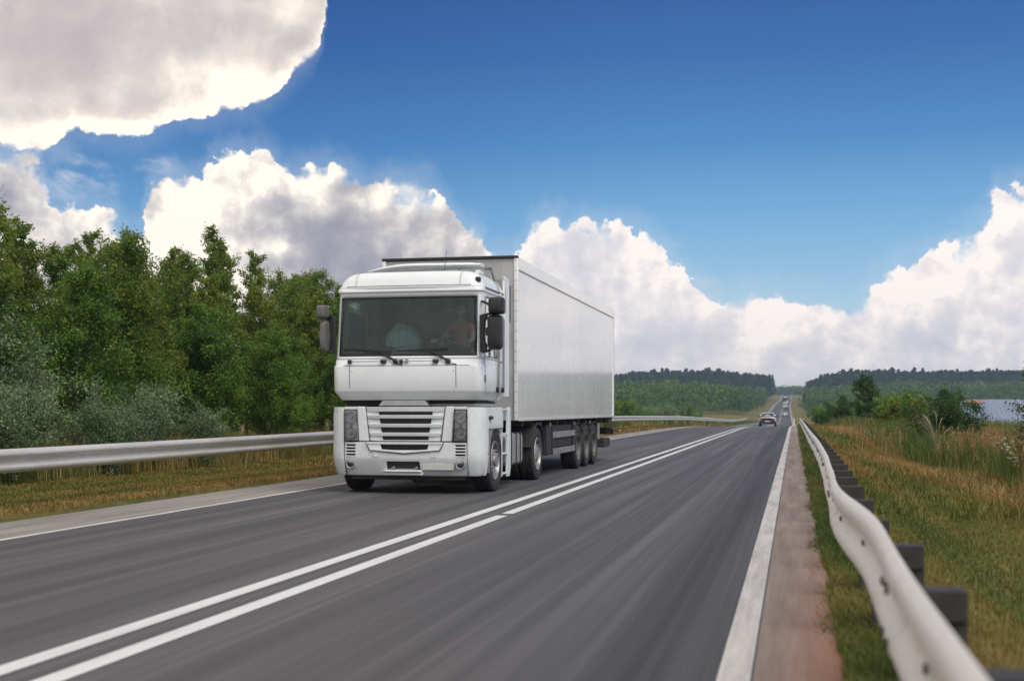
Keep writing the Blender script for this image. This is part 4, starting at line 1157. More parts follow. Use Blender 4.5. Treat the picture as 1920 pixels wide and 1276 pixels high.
for x, y, z, w, h_, sk in ((-.10, .36, 2.335, .17, .045, .06), (-.18, .27, 2.275, .13, .03, .0), (.74, .27, 2.275, .11, .03, .0), (.33, .50, 2.47, .055, .035, 0), (1.06, .30, 2.29, .05, .035, 0), (-.98, .30, 2.29, .03, .02, 0)):
    v = [bm.verts.new((x+ca*w+cb*sk, y+cb*h_*1.2, z+cb*h_)) for ca, cb in ((-1, -1), (1, -1), (1, 1), (-1, 1))]
    bm.faces.new(v)
obj('paper_sheet', bm, PAPER, dash, solid=.004)
for x in (-.62, .62):
    bm = bmesh.new()
    box(bm, x-.25, x+.25, .80, 1.28, 2.09, 2.40)
    v = box(bm, x-.24, x+.24, 1.22, 1.36, 2.38, 3.02)
    box(bm, x-.14, x+.14, 1.26, 1.36, 3.0, 3.18)
    obj('seat', bm, SEATM, truck, bev=.05, segs=3)
bm = bmesh.new(); box(bm, -1.12, 1.12, 1.40, 1.62, 2.05, 2.62); obj('bunk', bm, INT, truck, bev=.05)
bm = bmesh.new(); box(bm, -1.14, 1.14, 1.30, 1.62, 3.08, 3.5); box(bm, -1.14, 1.14, .35, .75, 3.17, 3.28); obj('overhead_locker', bm, INT, truck, bev=.03)
bm = bmesh.new()
pr = []
c0 = Vector((.60, .66, 2.46)); tilt = R(28)
pts = []
for k in range(33):
    t = 2*math.pi*k/32; pts.append(c0+Vector((.235*math.cos(t), .235*math.sin(t)*math.cos(tilt), .235*math.sin(t)*math.sin(tilt)+.0)))
tube(bm, pts, .017, 8, cap=False)
for a in (0, 12, 20): tube(bm, [c0+Vector((0, 0, -.04)), pts[a]], .014, 6)
tube(bm, [c0+Vector((0, 0, -.03)), c0+Vector((0, -.15, -.22))], .035, 8)
obj('steering_wheel', bm, plain('wheel_rim_grey', (.30, .31, .31), .5), truck)
# pale crumpled cover over the passenger seat
bm = bmesh.new()
bmesh.ops.create_uvsphere(bm, u_segments=48, v_segments=28, radius=1)
rng = random.Random(4)
from mathutils import noise as mnoise
for v in bm.verts:
    p = v.co.copy()
    k = 1+.10*mnoise.noise(p*2.2)+.035*math.sin(p.x*14+p.z*6+3*mnoise.noise(p*3))
    v.co = Vector((p.x*.31*k-.36, p.y*.20*k+1.02, max(-.55, p.z)*.36*k+2.42))
m = Mat('pale_sheet'); n_ = m.noise(None, 1.0, 6, .7, (14, 14, 3)); m.pbr(m.ramp(n_, [(.3, (.45, .48, .48)), (.5, (.70, .74, .73)), (.7, (.88, .90, .89))]), .5, bump=n_, bstr=.6, bdist=.02)
obj('seat_cover', bm, m.m, truck)
# blue-green side curtain at the far door
bm = bmesh.new(); n = 12; A = []
for i in range(n+1):
    y = .40+.85*i/n; x = -1.10+.012*math.sin(i*2.2)
    A.append((bm.verts.new((x, y, 2.32)), bm.verts.new((x, y, 2.95))))
for a, b in zip(A, A[1:]): bm.faces.new((a[0], b[0], b[1], a[1]))
obj('side_curtain', bm, plain('teal_curtain', (.16, .42, .43), .8), truck, solid=.01)
bm = bmesh.new(); tube(bm, [(-1.08, 1.27, 2.34), (-1.08, 1.27, 2.97)], .012, 8); obj('curtain_rod', bm, PAPER, truck)

# --- the driver
m = Mat('skin'); n_ = m.noise(None, 30, 3, .5); m.pbr(m.ramp(n_, [(.3, (.50, .28, .20)), (.7, (.60, .35, .26))]), .5); SKINM = m.m
SHIRT = plain('red_shirt', (.62, .15, .13), .85); HAIR = plain('dark_hair', (.035, .025, .02), .7); TROU = plain('blue_trousers', (.06, .09, .22), .85)
drv = empty('person', (-6.06+.64, 19.7+1.08, 2.27)); tag(drv, 'driver in a red shirt holding the steering wheel inside the white lorry cab', 'person')
def skinned(name, verts, edges, radii, m, parent, sub=2, root=0):
    me = bpy.data.meshes.new(name); me.from_pydata([Vector(v) for v in verts], edges, []); me.update()
    o = bpy.data.objects.new(name, me); COL.objects.link(o); o.parent = parent
    me.materials.append(m)
    s = o.modifiers.new('skin', 'SKIN'); s.use_smooth_shade = True
    for i, r_ in enumerate(radii):
        me.skin_vertices[0].data[i].radius = (r_, r_) if not isinstance(r_, tuple) else r_
        me.skin_vertices[0].data[i].use_root = (i == root)
    ss = o.modifiers.new('sub', 'SUBSURF'); ss.levels = sub; ss.render_levels = sub
    return o
bv = [(0, 0, .02), (0, -.01, .18), (0, -.02, .36), (0, -.02, .47), (0, -.025, .56), (0, -.03, .62),
      (.17, -.03, .45), (.25, -.17, .24), (.20, -.38, .17),
      (-.17, -.03, .45), (-.27, -.17, .24), (-.22, -.38, .17),
      (.10, -.10, .0), (.13, -.40, .02), (.12, -.46, -.22), (-.10, -.10, .0), (-.13, -.40, .02), (-.12, -.46, -.22)]
be = [(0, 1), (1, 2), (2, 3), (3, 4), (4, 5), (3, 6), (6, 7), (7, 8), (3, 9), (9, 10), (10, 11), (0, 12), (12, 13), (13, 14), (0, 15), (15, 16), (16, 17)]
br = [(.16, .12), (.15, .11), (.17, .11), (.12, .09), .055, .055, .07, .048, .033, .07, .048, .033, .09, .07, .055, .09, .07, .055]
skinned('body', bv, be, br, SKINM, drv)
skinned('shirt', [(0, 0, .02), (0, -.01, .18), (0, -.02, .36), (0, -.02, .46), (.17, -.03, .445), (.22, -.12, .32), (-.17, -.03, .445), (-.23, -.12, .32)],
        [(0, 1), (1, 2), (2, 3), (3, 4), (4, 5), (3, 6), (6, 7)], [(.175, .135), (.165, .125), (.185, .125), (.13, .10), .083, .066, .083, .066], SHIRT, drv)
skinned('trousers', [(0, 0, -.01), (.10, -.10, -.0), (.13, -.36, .02), (-.10, -.10, 0), (-.13, -.36, .02)], [(0, 1), (1, 2), (0, 3), (3, 4)], [(.17, .13), .10, .082, .10, .082], TROU, drv)
bm = bmesh.new(); bmesh.ops.create_icosphere(bm, subdivisions=4, radius=1)
for v in bm.verts:
    p = v.co
    w = .075*(1-.18*max(0, -p.z)); d_ = .095; h_ = .118
    y = p.y*d_; 
    if p.y < 0:
        fx = abs(p.x)
        y -= .022*math.exp(-((p.z+.12)/.18)**2-(fx/.16)**2)            # nose
        y += .012*math.exp(-((p.z-.12)/.12)**2-((fx-.38)/.18)**2)      # eye sockets
        y -= .006*math.exp(-((p.z+.48)/.10)**2-(fx/.3)**2)             # lips
        y -= .008*math.exp(-((p.z+.80)/.2)**2-(fx/.3)**2)              # chin
    v.co = Vector((p.x*w*(1+.15*math.exp(-((abs(p.x)-1)/.15)**2-((p.z)/.25)**2)), y-.04, p.z*h_+.72))
head = obj('head', bm, SKINM, drv)
for s in (-1, 1):
    bm = bmesh.new(); bmesh.ops.create_icosphere(bm, subdivisions=2, radius=.011, matrix=Matrix.Translation((s*.028, -.118, .735))); obj('eye', bm, plain('eye_dark', (.05, .04, .035), .2), head)
bm = bmesh.new(); bmesh.ops.create_icosphere(bm, subdivisions=3, radius=1)
for v in list(bm.verts):
    p = v.co; v.co = Vector((p.x*.081, p.y*.100-.033, p.z*.118+.735))
dl = [v for v in bm.verts if v.co.z < .74+(-.06 if v.co.y > 0 else .055)]
bmesh.ops.delete(bm, geom=dl, context='VERTS'); obj('hair', bm, HAIR, head, solid=-.008)
for s in (-1, 1):
    hx, hy, hz = s*.21-.02*(s > 0), -.395, .165
    hv = [(hx, hy+.02, hz), (hx, hy-.03, hz+.01), (hx, hy-.07, hz+.015)]; he = [(0, 1), (1, 2)]; hr = [.030, (.038, .02), (.036, .017)]
    for k in range(4):
        ox = (k-1.5)*.019; L_ = (.055, .066, .062, .048)[k]; i0 = len(hv)
        hv += [(hx+ox, hy-.085, hz+.012), (hx+ox, hy-.085-L_*.45, hz-.005), (hx+ox, hy-.085-L_*.40, hz-.035)]
        he += [(2, i0), (i0, i0+1), (i0+1, i0+2)]; hr += [.0095, .009, .0075]
    i0 = len(hv); hv += [(hx-s*.036, hy-.045, hz-.005), (hx-s*.05, hy-.075, hz-.022)]; he += [(1, i0), (i0, i0+1)]; hr += [.011, .009]
    skinned('hand', hv, he, hr, SKINM, drv, sub=1)
# ------------------------------------------------------------------ other traffic
CARGL = Mat('car_glass'); CARGL.pbr((.02, .025, .03), .06, 0, .8); CARGL = CARGL.m
def carloft(bm, st, nseg=3):
    """st: (y, half width low, half width top, z low, z top)"""
    rings = []
    for y, a, b, z0, z1 in st:
        r = .06
        pts = [(-a*.93, z0), (-a, z0+.10), (-a, z0+(z1-z0)*.55), (-b, z1-.06), (-b+.09, z1), (0, z1+.015), (b-.09, z1), (b, z1-.06), (a, z0+(z1-z0)*.55), (a, z0+.10), (a*.93, z0)]
        rings.append([bm.verts.new((x, y, z)) for x, z in pts])
    n = len(rings[0])
    for p, q in zip(rings, rings[1:]):
        for j in range(n): bm.faces.new((p[j], p[(j+1) % n], q[(j+1) % n], q[j]))
    bm.faces.new(rings[0]); bm.faces.new(rings[-1][::-1])
def make_car(label, paint, loc, rz=0, shaded_back=False, name='car', group=None):
    c = empty(name, loc, rz); tag(c, label, 'car', group)
    bm = bmesh.new(); carloft(bm, [(0.02, .76, .70, .42, .78), (.10, .83, .74, .34, .93), (.55, .85, .76, .28, .97), (1.2, .86, .78, .26, .96), (3.0, .86, .78, .26, .92), (3.9, .84, .72, .28, .82), (4.25, .74, .62, .34, .70)])
    body = obj('body', bm, paint, c, bev=.02)
    bm = bmesh.new(); carloft(bm, [(.42, .755, .62, .90, .99), (.85, .77, .60, .90, 1.33), (1.15, .775, .60, .90, 1.40), (2.1, .775, .60, .90, 1.41), (2.5, .77, .60, .90, 1.34), (3.2, .75, .66, .88, .94)])
    obj('cabin', bm, paint, body, bev=.015)
    bm = bmesh.new()
    v = [bm.verts.new(p) for p in ((-.62, .415, .985), (.62, .415, .985), (.52, .80, 1.315), (-.52, .80, 1.315))]; bm.faces.new(v)
    obj('rear_window', bm, CARGL, body, solid=.01)
    bm = bmesh.new()
    for s in (-1, 1):
        v = [bm.verts.new(p) for p in ((s*.785, .70, 1.00), (s*.785, 2.85, .98), (s*.665, 2.35, 1.32), (s*.665, .95, 1.32))]; bm.faces.new(v)
    obj('side_window', bm, CARGL, body, solid=.008)
    bm = bmesh.new(); box(bm, -.80, .80, -.06, .10, .36, .56); obj('bumper', bm, BLK, c, bev=.03)
    bm = bmesh.new(); box(bm, -.60, .60, -.0, .05, .58, .84); 
    obj('boot_panel', bm, BLK if shaded_back else paint, c, bev=.01)  # black here paints the shade on the car's rear
    for s in (-1, 1):
        bm = bmesh.new(); box(bm, min(s*.40, s*.72), max(s*.40, s*.72), -.025, .06, .62, .84); obj('tail_light', bm, REDL, c, bev=.01)
        bm = bmesh.new(); box(bm, min(s*.84, s*1.0), max(s*.84, s*1.0), 2.6, 2.72, .95, 1.08); obj('side_mirror', bm, BLK, c, bev=.02)
    bm = bmesh.new(); box(bm, -.26, .26, -.075, -.062, .44, .55); obj('plate', bm, PLATE, c)
    for x in (-.74, .74):
        for y in (.78, 3.45):
            w = empty('wheel', (x, y, .30)); w.parent = c
            bm = bmesh.new(); lathe(bm, [(-.09, .2), (-.10, .26), (-.08, .30), (.08, .30), (.10, .26), (.09, .2)], (0, 0, 0), 'x', 24); obj('tyre', bm, RUB, w)
            bm = bmesh.new(); s = 1 if x > 0 else -1; lathe(bm, [(s*.085, .20), (s*.07, .17), (s*.09, .003)], (0, 0, 0), 'x', 20); obj('rim', bm, ALU, w)
    return c
WHITEP = plain('white_car_paint', (.72, .74, .75), .25, coat=.5)
SILV = plain('silver_car_paint', (.50, .52, .54), .25, metal=.3, coat=.5)
DRKP = plain('dark_car_paint', (.025, .028, .035), .25, coat=.5)
def gp(x, y): return (x, y, float(P(y)))
def slope(y): return math.atan((float(P(y+4))-float(P(y)))/4)
def put(c, y): c.rotation_euler = (slope(y), 0, 0)
c1 = make_car('silver white saloon with boot panel blackened for shade and red tail lights, nearest car driving away', SILV, gp(-2.65, 133), shaded_back=True); put(c1, 133)
c1.scale = (1.03, 1, 1.0)
c2 = make_car('small white hatchback with dark rear window, next car beyond the nearest one', WHITEP, gp(-3.1, 448)); put(c2, 448); c2.scale = (1.1, 1.1, 1.1)
c3 = make_car('dark car low on the road just behind the white van', DRKP, gp(-3.1, 565)); put(c3, 565)
c4 = make_car('white car climbing the far hill below the dark lorry', WHITEP, gp(-4.1, 800)); put(c4, 800); c4.scale = (1.15,)*3
c5 = make_car('dark car climbing the far hill just ahead of the small white car', DRKP, gp(-3.5, 850)); put(c5, 850); c5.scale = (1.15,)*3
# van
van = empty('van', gp(-4.2, 620)); tag(van, 'white panel van seen from behind on the far slope of the road', 'van'); put(van, 620)
bm = bmesh.new(); carloft(bm, [(0, .96, .88, .45, 2.5), (.1, 1.0, .90, .4, 2.6), (3.8, 1.0, .90, .4, 2.6), (4.4, .98, .80, .4, 2.0), (5.2, .9, .8, .45, 1.2)]); obj('body', bm, WHITEP, van, bev=.03)
bm = bmesh.new(); box(bm, -.72, -.06, -.015, .02, 1.55, 2.15); box(bm, .06, .72, -.015, .02, 1.55, 2.15); obj('rear_window', bm, CARGL, van)
for s in (-1, 1):
    bm = bmesh.new(); box(bm, min(s*.80, s*.93), max(s*.80, s*.93), -.02, .02, .9, 1.3); obj('tail_light', bm, REDL, van)
    for y in (.9, 4.2):
        bm = bmesh.new(); lathe(bm, [(-.1, .2), (-.12, .32), (.12, .32), (.1, .2)], (s*.88, y, .33), 'x', 20); obj('wheel', bm, RUB, van)
# dark lorry coming down
lor = empty('lorry', gp(-6.2, 905)); tag(lor, 'dark lorry with pale cab roof, farthest vehicle near the crest of the road', 'lorry'); put(lor, 905)
bm = bmesh.new(); box(bm, -1.25, 1.25, 0, 2.1, .45, 3.0); obj('cab', bm, plain('dark_blue_paint', (.03, .045, .075), .3), lor, bev=.12)
bm = bmesh.new(); box(bm, -1.1, 1.1, -.03, .02, 1.75, 2.65); obj('windscreen', bm, CARGL, lor, bev=.02)
bm = bmesh.new(); box(bm, -1.27, 1.27, 2.4, 10.5, 1.1, 4.0); obj('cargo_box', bm, plain('dark_tarp', (.045, .06, .085), .6), lor, bev=.05)
bm = bmesh.new(); prism(bm, [(.1, 3.0), (1.9, 3.0), (1.9, 3.6), (.9, 3.5)], 'x', -1.0, 1.0); obj('wind_deflector', bm, WHITEP, lor, bev=.05)
for s in (-1, 1):
    for y in (.9, 6.5, 8.5):
        bm = bmesh.new(); lathe(bm, [(-.14, .3), (-.15, .5), (.15, .5), (.14, .3)], (s*1.05, y, .5), 'x', 20); obj('wheel', bm, RUB, lor)
    bm = bmesh.new(); box(bm, min(s*.8, s*1.1), max(s*.8, s*1.1), -.03, .02, .75, .95); obj('headlight', bm, ALU, lor)

# ------------------------------------------------------------------ vegetation
def rot_frames(rng, n, up=.35):
    """random leaf axes: direction and side vectors"""
    d = rng.normal(size=(n, 3)); d[:, 2] -= up; d /= np.linalg.norm(d, axis=1)[:, None]
    r = rng.normal(size=(n, 3)); s = np.cross(d, r); s /= np.linalg.norm(s, axis=1)[:, None]+1e-9
    return d, s
def leaves(rng, pts, size, width=.55, up=.35, rnd=None):
    n = len(pts); d, s = rot_frames(rng, n, up)
    L_ = size*rng.uniform(.65, 1.25, n)[:, None]; W = L_*width*.5
    nrm = np.cross(d, s)
    a = pts; t = pts+d*L_; m_ = pts+d*L_*.45-nrm*L_*.06
    V = np.stack([a, m_+s*W+nrm*L_*.10, t, m_-s*W+nrm*L_*.10], 1).reshape(-1, 3)
    F = np.arange(4*n).reshape(n, 4)
    r = rng.uniform(0, 1, n) if rnd is None else rnd
    return V, F, np.repeat(r, 4)
def tubes_np(segs, nside=5):
    """segs: list of (points (k,3), radii (k,))"""
    Vs, Fs, o = [], [], 0
    for pts, rad in segs:
        k = len(pts); t = np.gradient(pts, axis=0); t /= np.linalg.norm(t, axis=1)[:, None]+1e-9
        ref = np.array([.3, .1, .9]) if abs(t[0, 2]) < .8 else np.array([1, .1, .0])
        u = np.cross(t, ref); u /= np.linalg.norm(u, axis=1)[:, None]+1e-9; v = np.cross(t, u)
        a = np.arange(nside)*2*math.pi/nside
        ring = pts[:, None, :]+rad[:, None, None]*(np.cos(a)[None, :, None]*u[:, None, :]+np.sin(a)[None, :, None]*v[:, None, :])
        Vs.append(ring.reshape(-1, 3)); i = np.arange(k*nside).reshape(k, nside)+o
        Fs.append(np.stack([i[:-1], np.roll(i[:-1], -1, 1), np.roll(i[1:], -1, 1), i[1:]], -1).reshape(-1, 4)); o += k*nside
    return np.concatenate(Vs), np.concatenate(Fs)
def gen_tree(seed, H, spread, nleaf, style, lsize, lwidth=.55, nl=26, lean=0.0):
    rng = np.random.default_rng(seed)
    segs, anchors, wts = [], [], []
    if style in ('bush', 'willow'):
        nstem = 7 if style == 'bush' else 9
        stems = []
        for i in range(nstem):
            a = rng.uniform(0, 2*math.pi); out = spread*rng.uniform(.15, .85)
            h = H*rng.uniform(.6, 1.0)*(1-.25*(out/spread)**2)
            k = np.linspace(0, 1, 7)
            p = np.stack([np.cos(a)*out*k**1.2+lean*k*H, np.sin(a)*out*k**1.2, h*k], -1)+rng.normal(0, .03*H, (7, 3))*k[:, None]
            stems.append(p); segs.append((p, np.linspace(.016*H, .004*H, 7)))
    else:
        k = np.linspace(0, 1, 10)
        p = np.stack([lean*H*k**1.5+rng.normal(0, .012*H, 10).cumsum()*k, rng.normal(0, .012*H, 10).cumsum()*k, H*k], -1)
        segs.append((p, np.linspace(.0125*H, .0025*H, 10))); stems = [p]
    for si, st in enumerate(stems):
        nn = nl if len(stems) == 1 else max(5, int(nl*1.6/len(stems)))
        for j in range(nn):
            if len(stems) == 1: t = (.10+.88*(j+rng.uniform(0, 1))/nn)
            else: t = rng.uniform(.12, .98)
            base = np.array([np.interp(t, np.linspace(0, 1, len(st)), st[:, c]) for c in range(3)])
            if style == 'birch': prof = (.35+1.1*math.sin(min(1, (1-t)*1.25)*math.pi*.5)**1.0)*.72; elev = rng.uniform(.5, 1.05)
            elif style == 'round': prof = math.sqrt(max(.06, 1-(2*abs(t-.5))**2.2)); elev = rng.uniform(.1, .8)
            else: prof = .55*rng.uniform(.6, 1.2); elev = rng.uniform(.1, 1.1)
            Lb = spread*prof*rng.uniform(.65, 1.15)
            a = j*2.4+rng.uniform(-.5, .5)
            q = np.linspace(0, 1, 6)
            dirv = np.array([math.cos(a)*math.cos(elev), math.sin(a)*math.cos(elev), math.sin(elev)])
            lp = base+dirv*Lb*q[:, None]+np.array([0, 0, .12*Lb if style == 'birch' else -.12*Lb])*(q**2)[:, None]+rng.normal(0, .04*Lb, (6, 3))*q[:, None]
            segs.append((lp, np.linspace(.0045*H*.6, .0012*H, 6)))
            ntw = 7
            for w in range(ntw):
                tt = rng.uniform(.25, 1.0); b2 = np.array([np.interp(tt, q, lp[:, c]) for c in range(3)])
                d2 = dirv*.5+rng.normal(0, .75, 3)+np.array([0, 0, .25 if style == 'birch' else .1]); d2 /= np.linalg.norm(d2)
                L2 = Lb*rng.uniform(.2, .45)+.12*spread*.3
                tip = b2+d2*L2
                anchors.append((b2, tip, .045*spread+.10*L2)); wts.append(L2**1.2*rng.uniform(.3, 1.6))
                segs.append((np.stack([b2, (b2+tip)/2+rng.normal(0, .02, 3), tip]), np.array([.0016*H, .0012*H, .0006*H])))
    wts = np.array(wts); wts /= wts.sum()
    cnt = rng.multinomial(nleaf, wts)
    A = np.repeat(np.array([a[0] for a in anchors]), cnt, 0); B = np.repeat(np.array([a[1] for a in anchors]), cnt, 0); S = np.repeat(np.array([a[2] for a in anchors]), cnt)
    t = rng.uniform(.1, 1.08, len(A))[:, None]
    pts = A+(B-A)*t+rng.normal(0, 1, (len(A), 3))*S[:, None]*.8
    clump = np.repeat(rng.uniform(-.22, .22, len(anchors)), cnt)
    pts[:, 2] = np.maximum(pts[:, 2], .03)
    V, F, r = leaves(rng, pts, lsize, lwidth, rnd=np.clip(rng.uniform(.22, .78, len(pts))+clump, 0, 1))
    crown = npmesh('crown', V, F, {'rnd': r})
    Vt, Ft = tubes_np(segs)
    return crown, npmesh('trunk', Vt, Ft)
BARK = grime('bark', (.10, .085, .07), (.045, .04, .032), .9, (.4, .7), 9)
L_BIRCH = leafmat('birch_leaf', [(0, (0.058, 0.117, 0.018)), (.5, (0.156, 0.247, 0.036)), (1, (0.312, 0.351, 0.052))], dry=(.26, .13, .02), dryamt=(.90, 1.02), trans=.45)
L_GREEN = leafmat('alder_leaf', [(0, (0.049, 0.120, 0.018)), (.5, (0.124, 0.240, 0.034)), (1, (0.254, 0.345, 0.047))], trans=.38)
L_SILV = leafmat('willow_leaf', [(0, (0.075, 0.144, 0.056)), (.5, (0.169, 0.256, 0.119)), (1, (0.375, 0.475, 0.275))], trans=.25)
L_DARK = leafmat('dark_leaf', [(0, (0.022, 0.054, 0.014)), (.5, (0.050, 0.114, 0.022)), (1, (0.108, 0.180, 0.031))], trans=.28)
L_YEL = leafmat('yellow_green_leaf', [(0, (.07, .12, .012)), (.5, (.15, .21, .016)), (1, (.28, .27, .018))], trans=.4)
L_GREY = leafmat('grey_green_leaf', [(0, (.030, .060, .028)), (.5, (.065, .110, .048)), (1, (.17, .21, .13))], trans=.25)
LIB = {}
def lib(key, leafm, barkm, *a, **k):
    cr_, tk_ = gen_tree(*a, **k); cr_.materials.append(leafm); tk_.materials.append(barkm); LIB[key] = (cr_, tk_)
for i in range(4): lib('birch%d' % i, L_BIRCH, BARK, 10+i, 6.5, 1.55+.15*i, 30000, 'birch', .085, .62, 30+2*i)
for i in range(3): lib('alder%d' % i, L_GREEN, BARK, 30+i, 5.6, 1.8, 30000, 'birch', .085, .66, 30)
for i in range(3): lib('willow%d' % i, L_SILV, BARK, 50+i, 2.8, 1.7, 20000, 'willow', .075, .36, 60)
for i in range(3): lib('bush%d' % i, L_GREEN, BARK, 60+i, 2.4, 1.8, 9000, 'bush', .15, .6, 60)
L_YG = leafmat('young_birch_leaf', [(0, (0.069, 0.122, 0.018)), (.5, (0.181, 0.250, 0.033)), (1, (0.350, 0.362, 0.050))], dry=(.34, .15, .02), dryamt=(.93, 1.05), trans=.42)
for i in range(3): lib('young%d' % i, L_YG, BARK, 80+i, 5.6, 1.15+.1*i, 26000, 'birch', .078, .62, 32)
for i in range(2): lib('slim%d' % i, L_BIRCH, BARK, 90+i, 7.0, 1.05, 20000, 'birch', .080, .60, 34)
lib('dark0', L_DARK, BARK, 70, 2.0, 1.05, 19000, 'bush', .060, .6, 60); lib('dark1', L_DARK, BARK, 71, 1.7, 1.1, 17000, 'bush', .060, .6, 60)
lib('yel0', L_YEL, BARK, 72, 1.6, .8, 7000, 'bush', .075, .6, 50)
lib('round0', L_DARK, BARK, 73, 3.8, 1.15, 15000, 'round', .09, .7, 34)
lib('silver0', L_GREY, BARK, 75, 2.35, 1.0, 10000, 'bush', .065, .45, 70)
def plant(name, key, x, y, s, label, cat, group=None, sz=None, rz=None, z=None, rnd=random.Random(9)):
    cr_, tk_ = LIB[key]
    e = empty(name, (x, y, float(T(x, y))-.03 if z is None else z), rnd.uniform(0, 6.28) if rz is None else rz)
    e.scale = (s, s, sz or s)
    tag(e, label, cat, group)
    for n_, me in (('crown', cr_), ('trunk', tk_)):
        o = bpy.data.objects.new(n_, me); COL.objects.link(o); o.parent = e
    return e
rng = random.Random(21)
# roadside wood on the left: (x, y, height factor, kind)
G_T = 'roadside trees behind the far guardrail'
lab_t = {'birch': 'rounded mid green tree of the front roadside row behind the long silver guardrail', 'alder': 'fresh green bushy tree low in the front roadside row behind the long silver guardrail',
         'slim': 'tall slender spire-topped tree in the roadside row behind the long silver guardrail', 'young': 'yellow-green young birch in the front roadside row behind the long silver guardrail'}
lab_k = {'birch': 'rounded tree in the back rows of the roadside wood, behind the front row', 'alder': 'fresh green tree in the back rows of the roadside wood, behind the front row', 'slim': 'slender spire-topped tree in the back rows of the roadside wood, behind the front row'}
lab_b = 'silvery willow shrub at the foot of the roadside trees behind the guardrail'
front = [(-16.3, 19.0, .90, 'slim1'), (-15.2, 21.2, .86, 'birch0'), (-16.8, 23.0, .86, 'slim0'), (-15.0, 24.8, .72, 'alder0'), (-17.4, 26.5, .84, 'slim1'), (-15.4, 28.6, .82, 'young0'), (-15.0, 26.8, .80, 'birch3'), (-17.6, 21.0, .92, 'slim0'), (-16.0, 22.2, .80, 'alder2'), (-17.8, 24.4, .90, 'birch1'), (-15.8, 17.4, .85, 'alder1'),
         (-17.6, 30.4, .88, 'slim0'), (-15.2, 32.0, .86, 'young1'), (-17.2, 34.4, .90, 'birch1'), (-15.4, 35.6, .88, 'young2'), (-17.6, 38.0, 1.04, 'slim1'), (-15.3, 39.2, .90, 'young0'), (-17.3, 41.6, .92, 'birch3'), (-15.5, 43.0, .84, 'alder1'), (-17.0, 46.0, .88, 'slim0'), (-15.2, 37.2, .62, 'alder1'), (-15.0, 30.2, .62, 'alder2'),
         (-15.4, 48.5, .86, 'young1'), (-17.2, 51.6, .90, 'birch0'), (-15.6, 54.5, .88, 'alder0'), (-17.0, 58.5, 1.0, 'birch1'), (-15.8, 62.5, .96, 'alder1'), (-16.4, 67.0, 1.04, 'birch3'), (-15.6, 72.0, 1.05, 'alder2'), (-16.5, 77.0, 1.1, 'birch2'), (-15.5, 83.0, 1.1, 'alder0'), (-16.8, 89.0, 1.1, 'birch0'), (-15.8, 96.0, 1.1, 'alder1')]
for i, (x, y, s, k) in enumerate(front):
    plant('broadleaf_tree', k, x, y, s, lab_t[k.rstrip('0123')], 'tree', G_T+', front '+{'birch': 'rounded', 'alder': 'bushy', 'slim': 'slender', 'young': 'yellow-green'}[k.rstrip('0123')]+' ones')
for i in range(46):
    y = 15+i*1.95+rng.uniform(-.7, .7); x = rng.uniform(-24, -18.5); k = rng.choice(['birch0', 'birch1', 'slim0', 'slim1', 'alder0', 'alder1'])
    plant('broadleaf_tree', k, x, y, rng.uniform(.98, 1.14)*(.84 if y < 32 else 1), lab_k[k.rstrip('0123')], 'tree', 'back rows of the roadside wood, '+{'birch': 'rounded', 'alder': 'fresh green', 'slim': 'slender'}[k.rstrip('0123')]+' ones')
wil = [(-14.0, 17.2, .80), (-13.6, 19.6, .75), (-14.2, 21.6, 1.02), (-13.4, 23.4, .62), (-14.0, 25.4, .80), (-13.6, 27.6, .52), (-13.8, 18.4, .5)]
for i, (x, y, s) in enumerate(wil):
    plant('willow_shrub', 'willow%d' % (i % 3), x, y, s, lab_b, 'shrub', 'silvery willow shrubs behind the guardrail')
for i in range(26):
    y = 30+i*2.6+rng.uniform(-.8, .8)
    plant('understorey_shrub', 'bush%d' % (i % 3) if y > 45 else 'alder%d' % (i % 3), rng.uniform(-14.6, -13.6), y, rng.uniform(.45, .7) if y <= 45 else rng.uniform(.7, 1.0), 'low green shrub filling the foot of the roadside wood behind the guardrail', 'shrub', 'low shrubs along the wood edge')
# scrub beyond the crest, left
for i in range(75):
    y = rng.uniform(135, 340); x = -14-rng.uniform(0, 1)**1.3*(.24*y)
    if x > -16 and y > 250: x -= 4
    k = rng.choice(['bush0', 'bush1', 'bush2', 'willow1', 'alder2'])
    s = rng.uniform(.9, 1.6)*(.5 if k == 'alder2' else 1)
    plant('scrub_bush', k, x-4, y, s, {'b': 'round green bush', 'w': 'pale silvery bush', 'a': 'upright dark green bush'}[k[0]]+' in the scrub between the left guardrail and the wooded hill', 'bush', {'b': 'round green', 'w': 'silvery', 'a': 'upright'}[k[0]]+' bushes in the scrub beyond the road crest')
# right-hand side plants
plant('young_tree', 'round0', 5.1, 95, 1.0, 'small round dark green tree standing alone on the right verge', 'tree')
plant('bush', 'dark0', 3.75, 108, 1.3, 'small round bush left of the lone round tree on the right verge', 'bush')
plant('bush', 'bush1', 2.3, 118, .72, 'lowest bush nearest the far end of the right guardrail', 'bush')
plant('bush', 'yel0', 4.5, 62, 1.3, 'yellow-green bush just right of the lone round tree', 'bush')
plant('bush', 'yel0', 5.2, 58, 1.3, 'yellow-green bush between the lone round tree and the dark leaning bush', 'bush')
plant('bush', 'bush2', 5.4, 75, .8, 'mid green bush behind the yellow-green bushes', 'bush')
plant('bush', 'dark0', 4.05, 38.5, 1.0, 'tall dark green bush behind the arching grass clump', 'bush', rz=1.0)
plant('bush', 'dark1', 4.75, 38.0, .92, 'lower dark bush leaning towards the solar field', 'bush', rz=2.0)
plant('bush', 'silver0', 4.15, 22.6, .93, 'grey-green leafy bush at the right edge of the picture', 'bush', rz=.4)
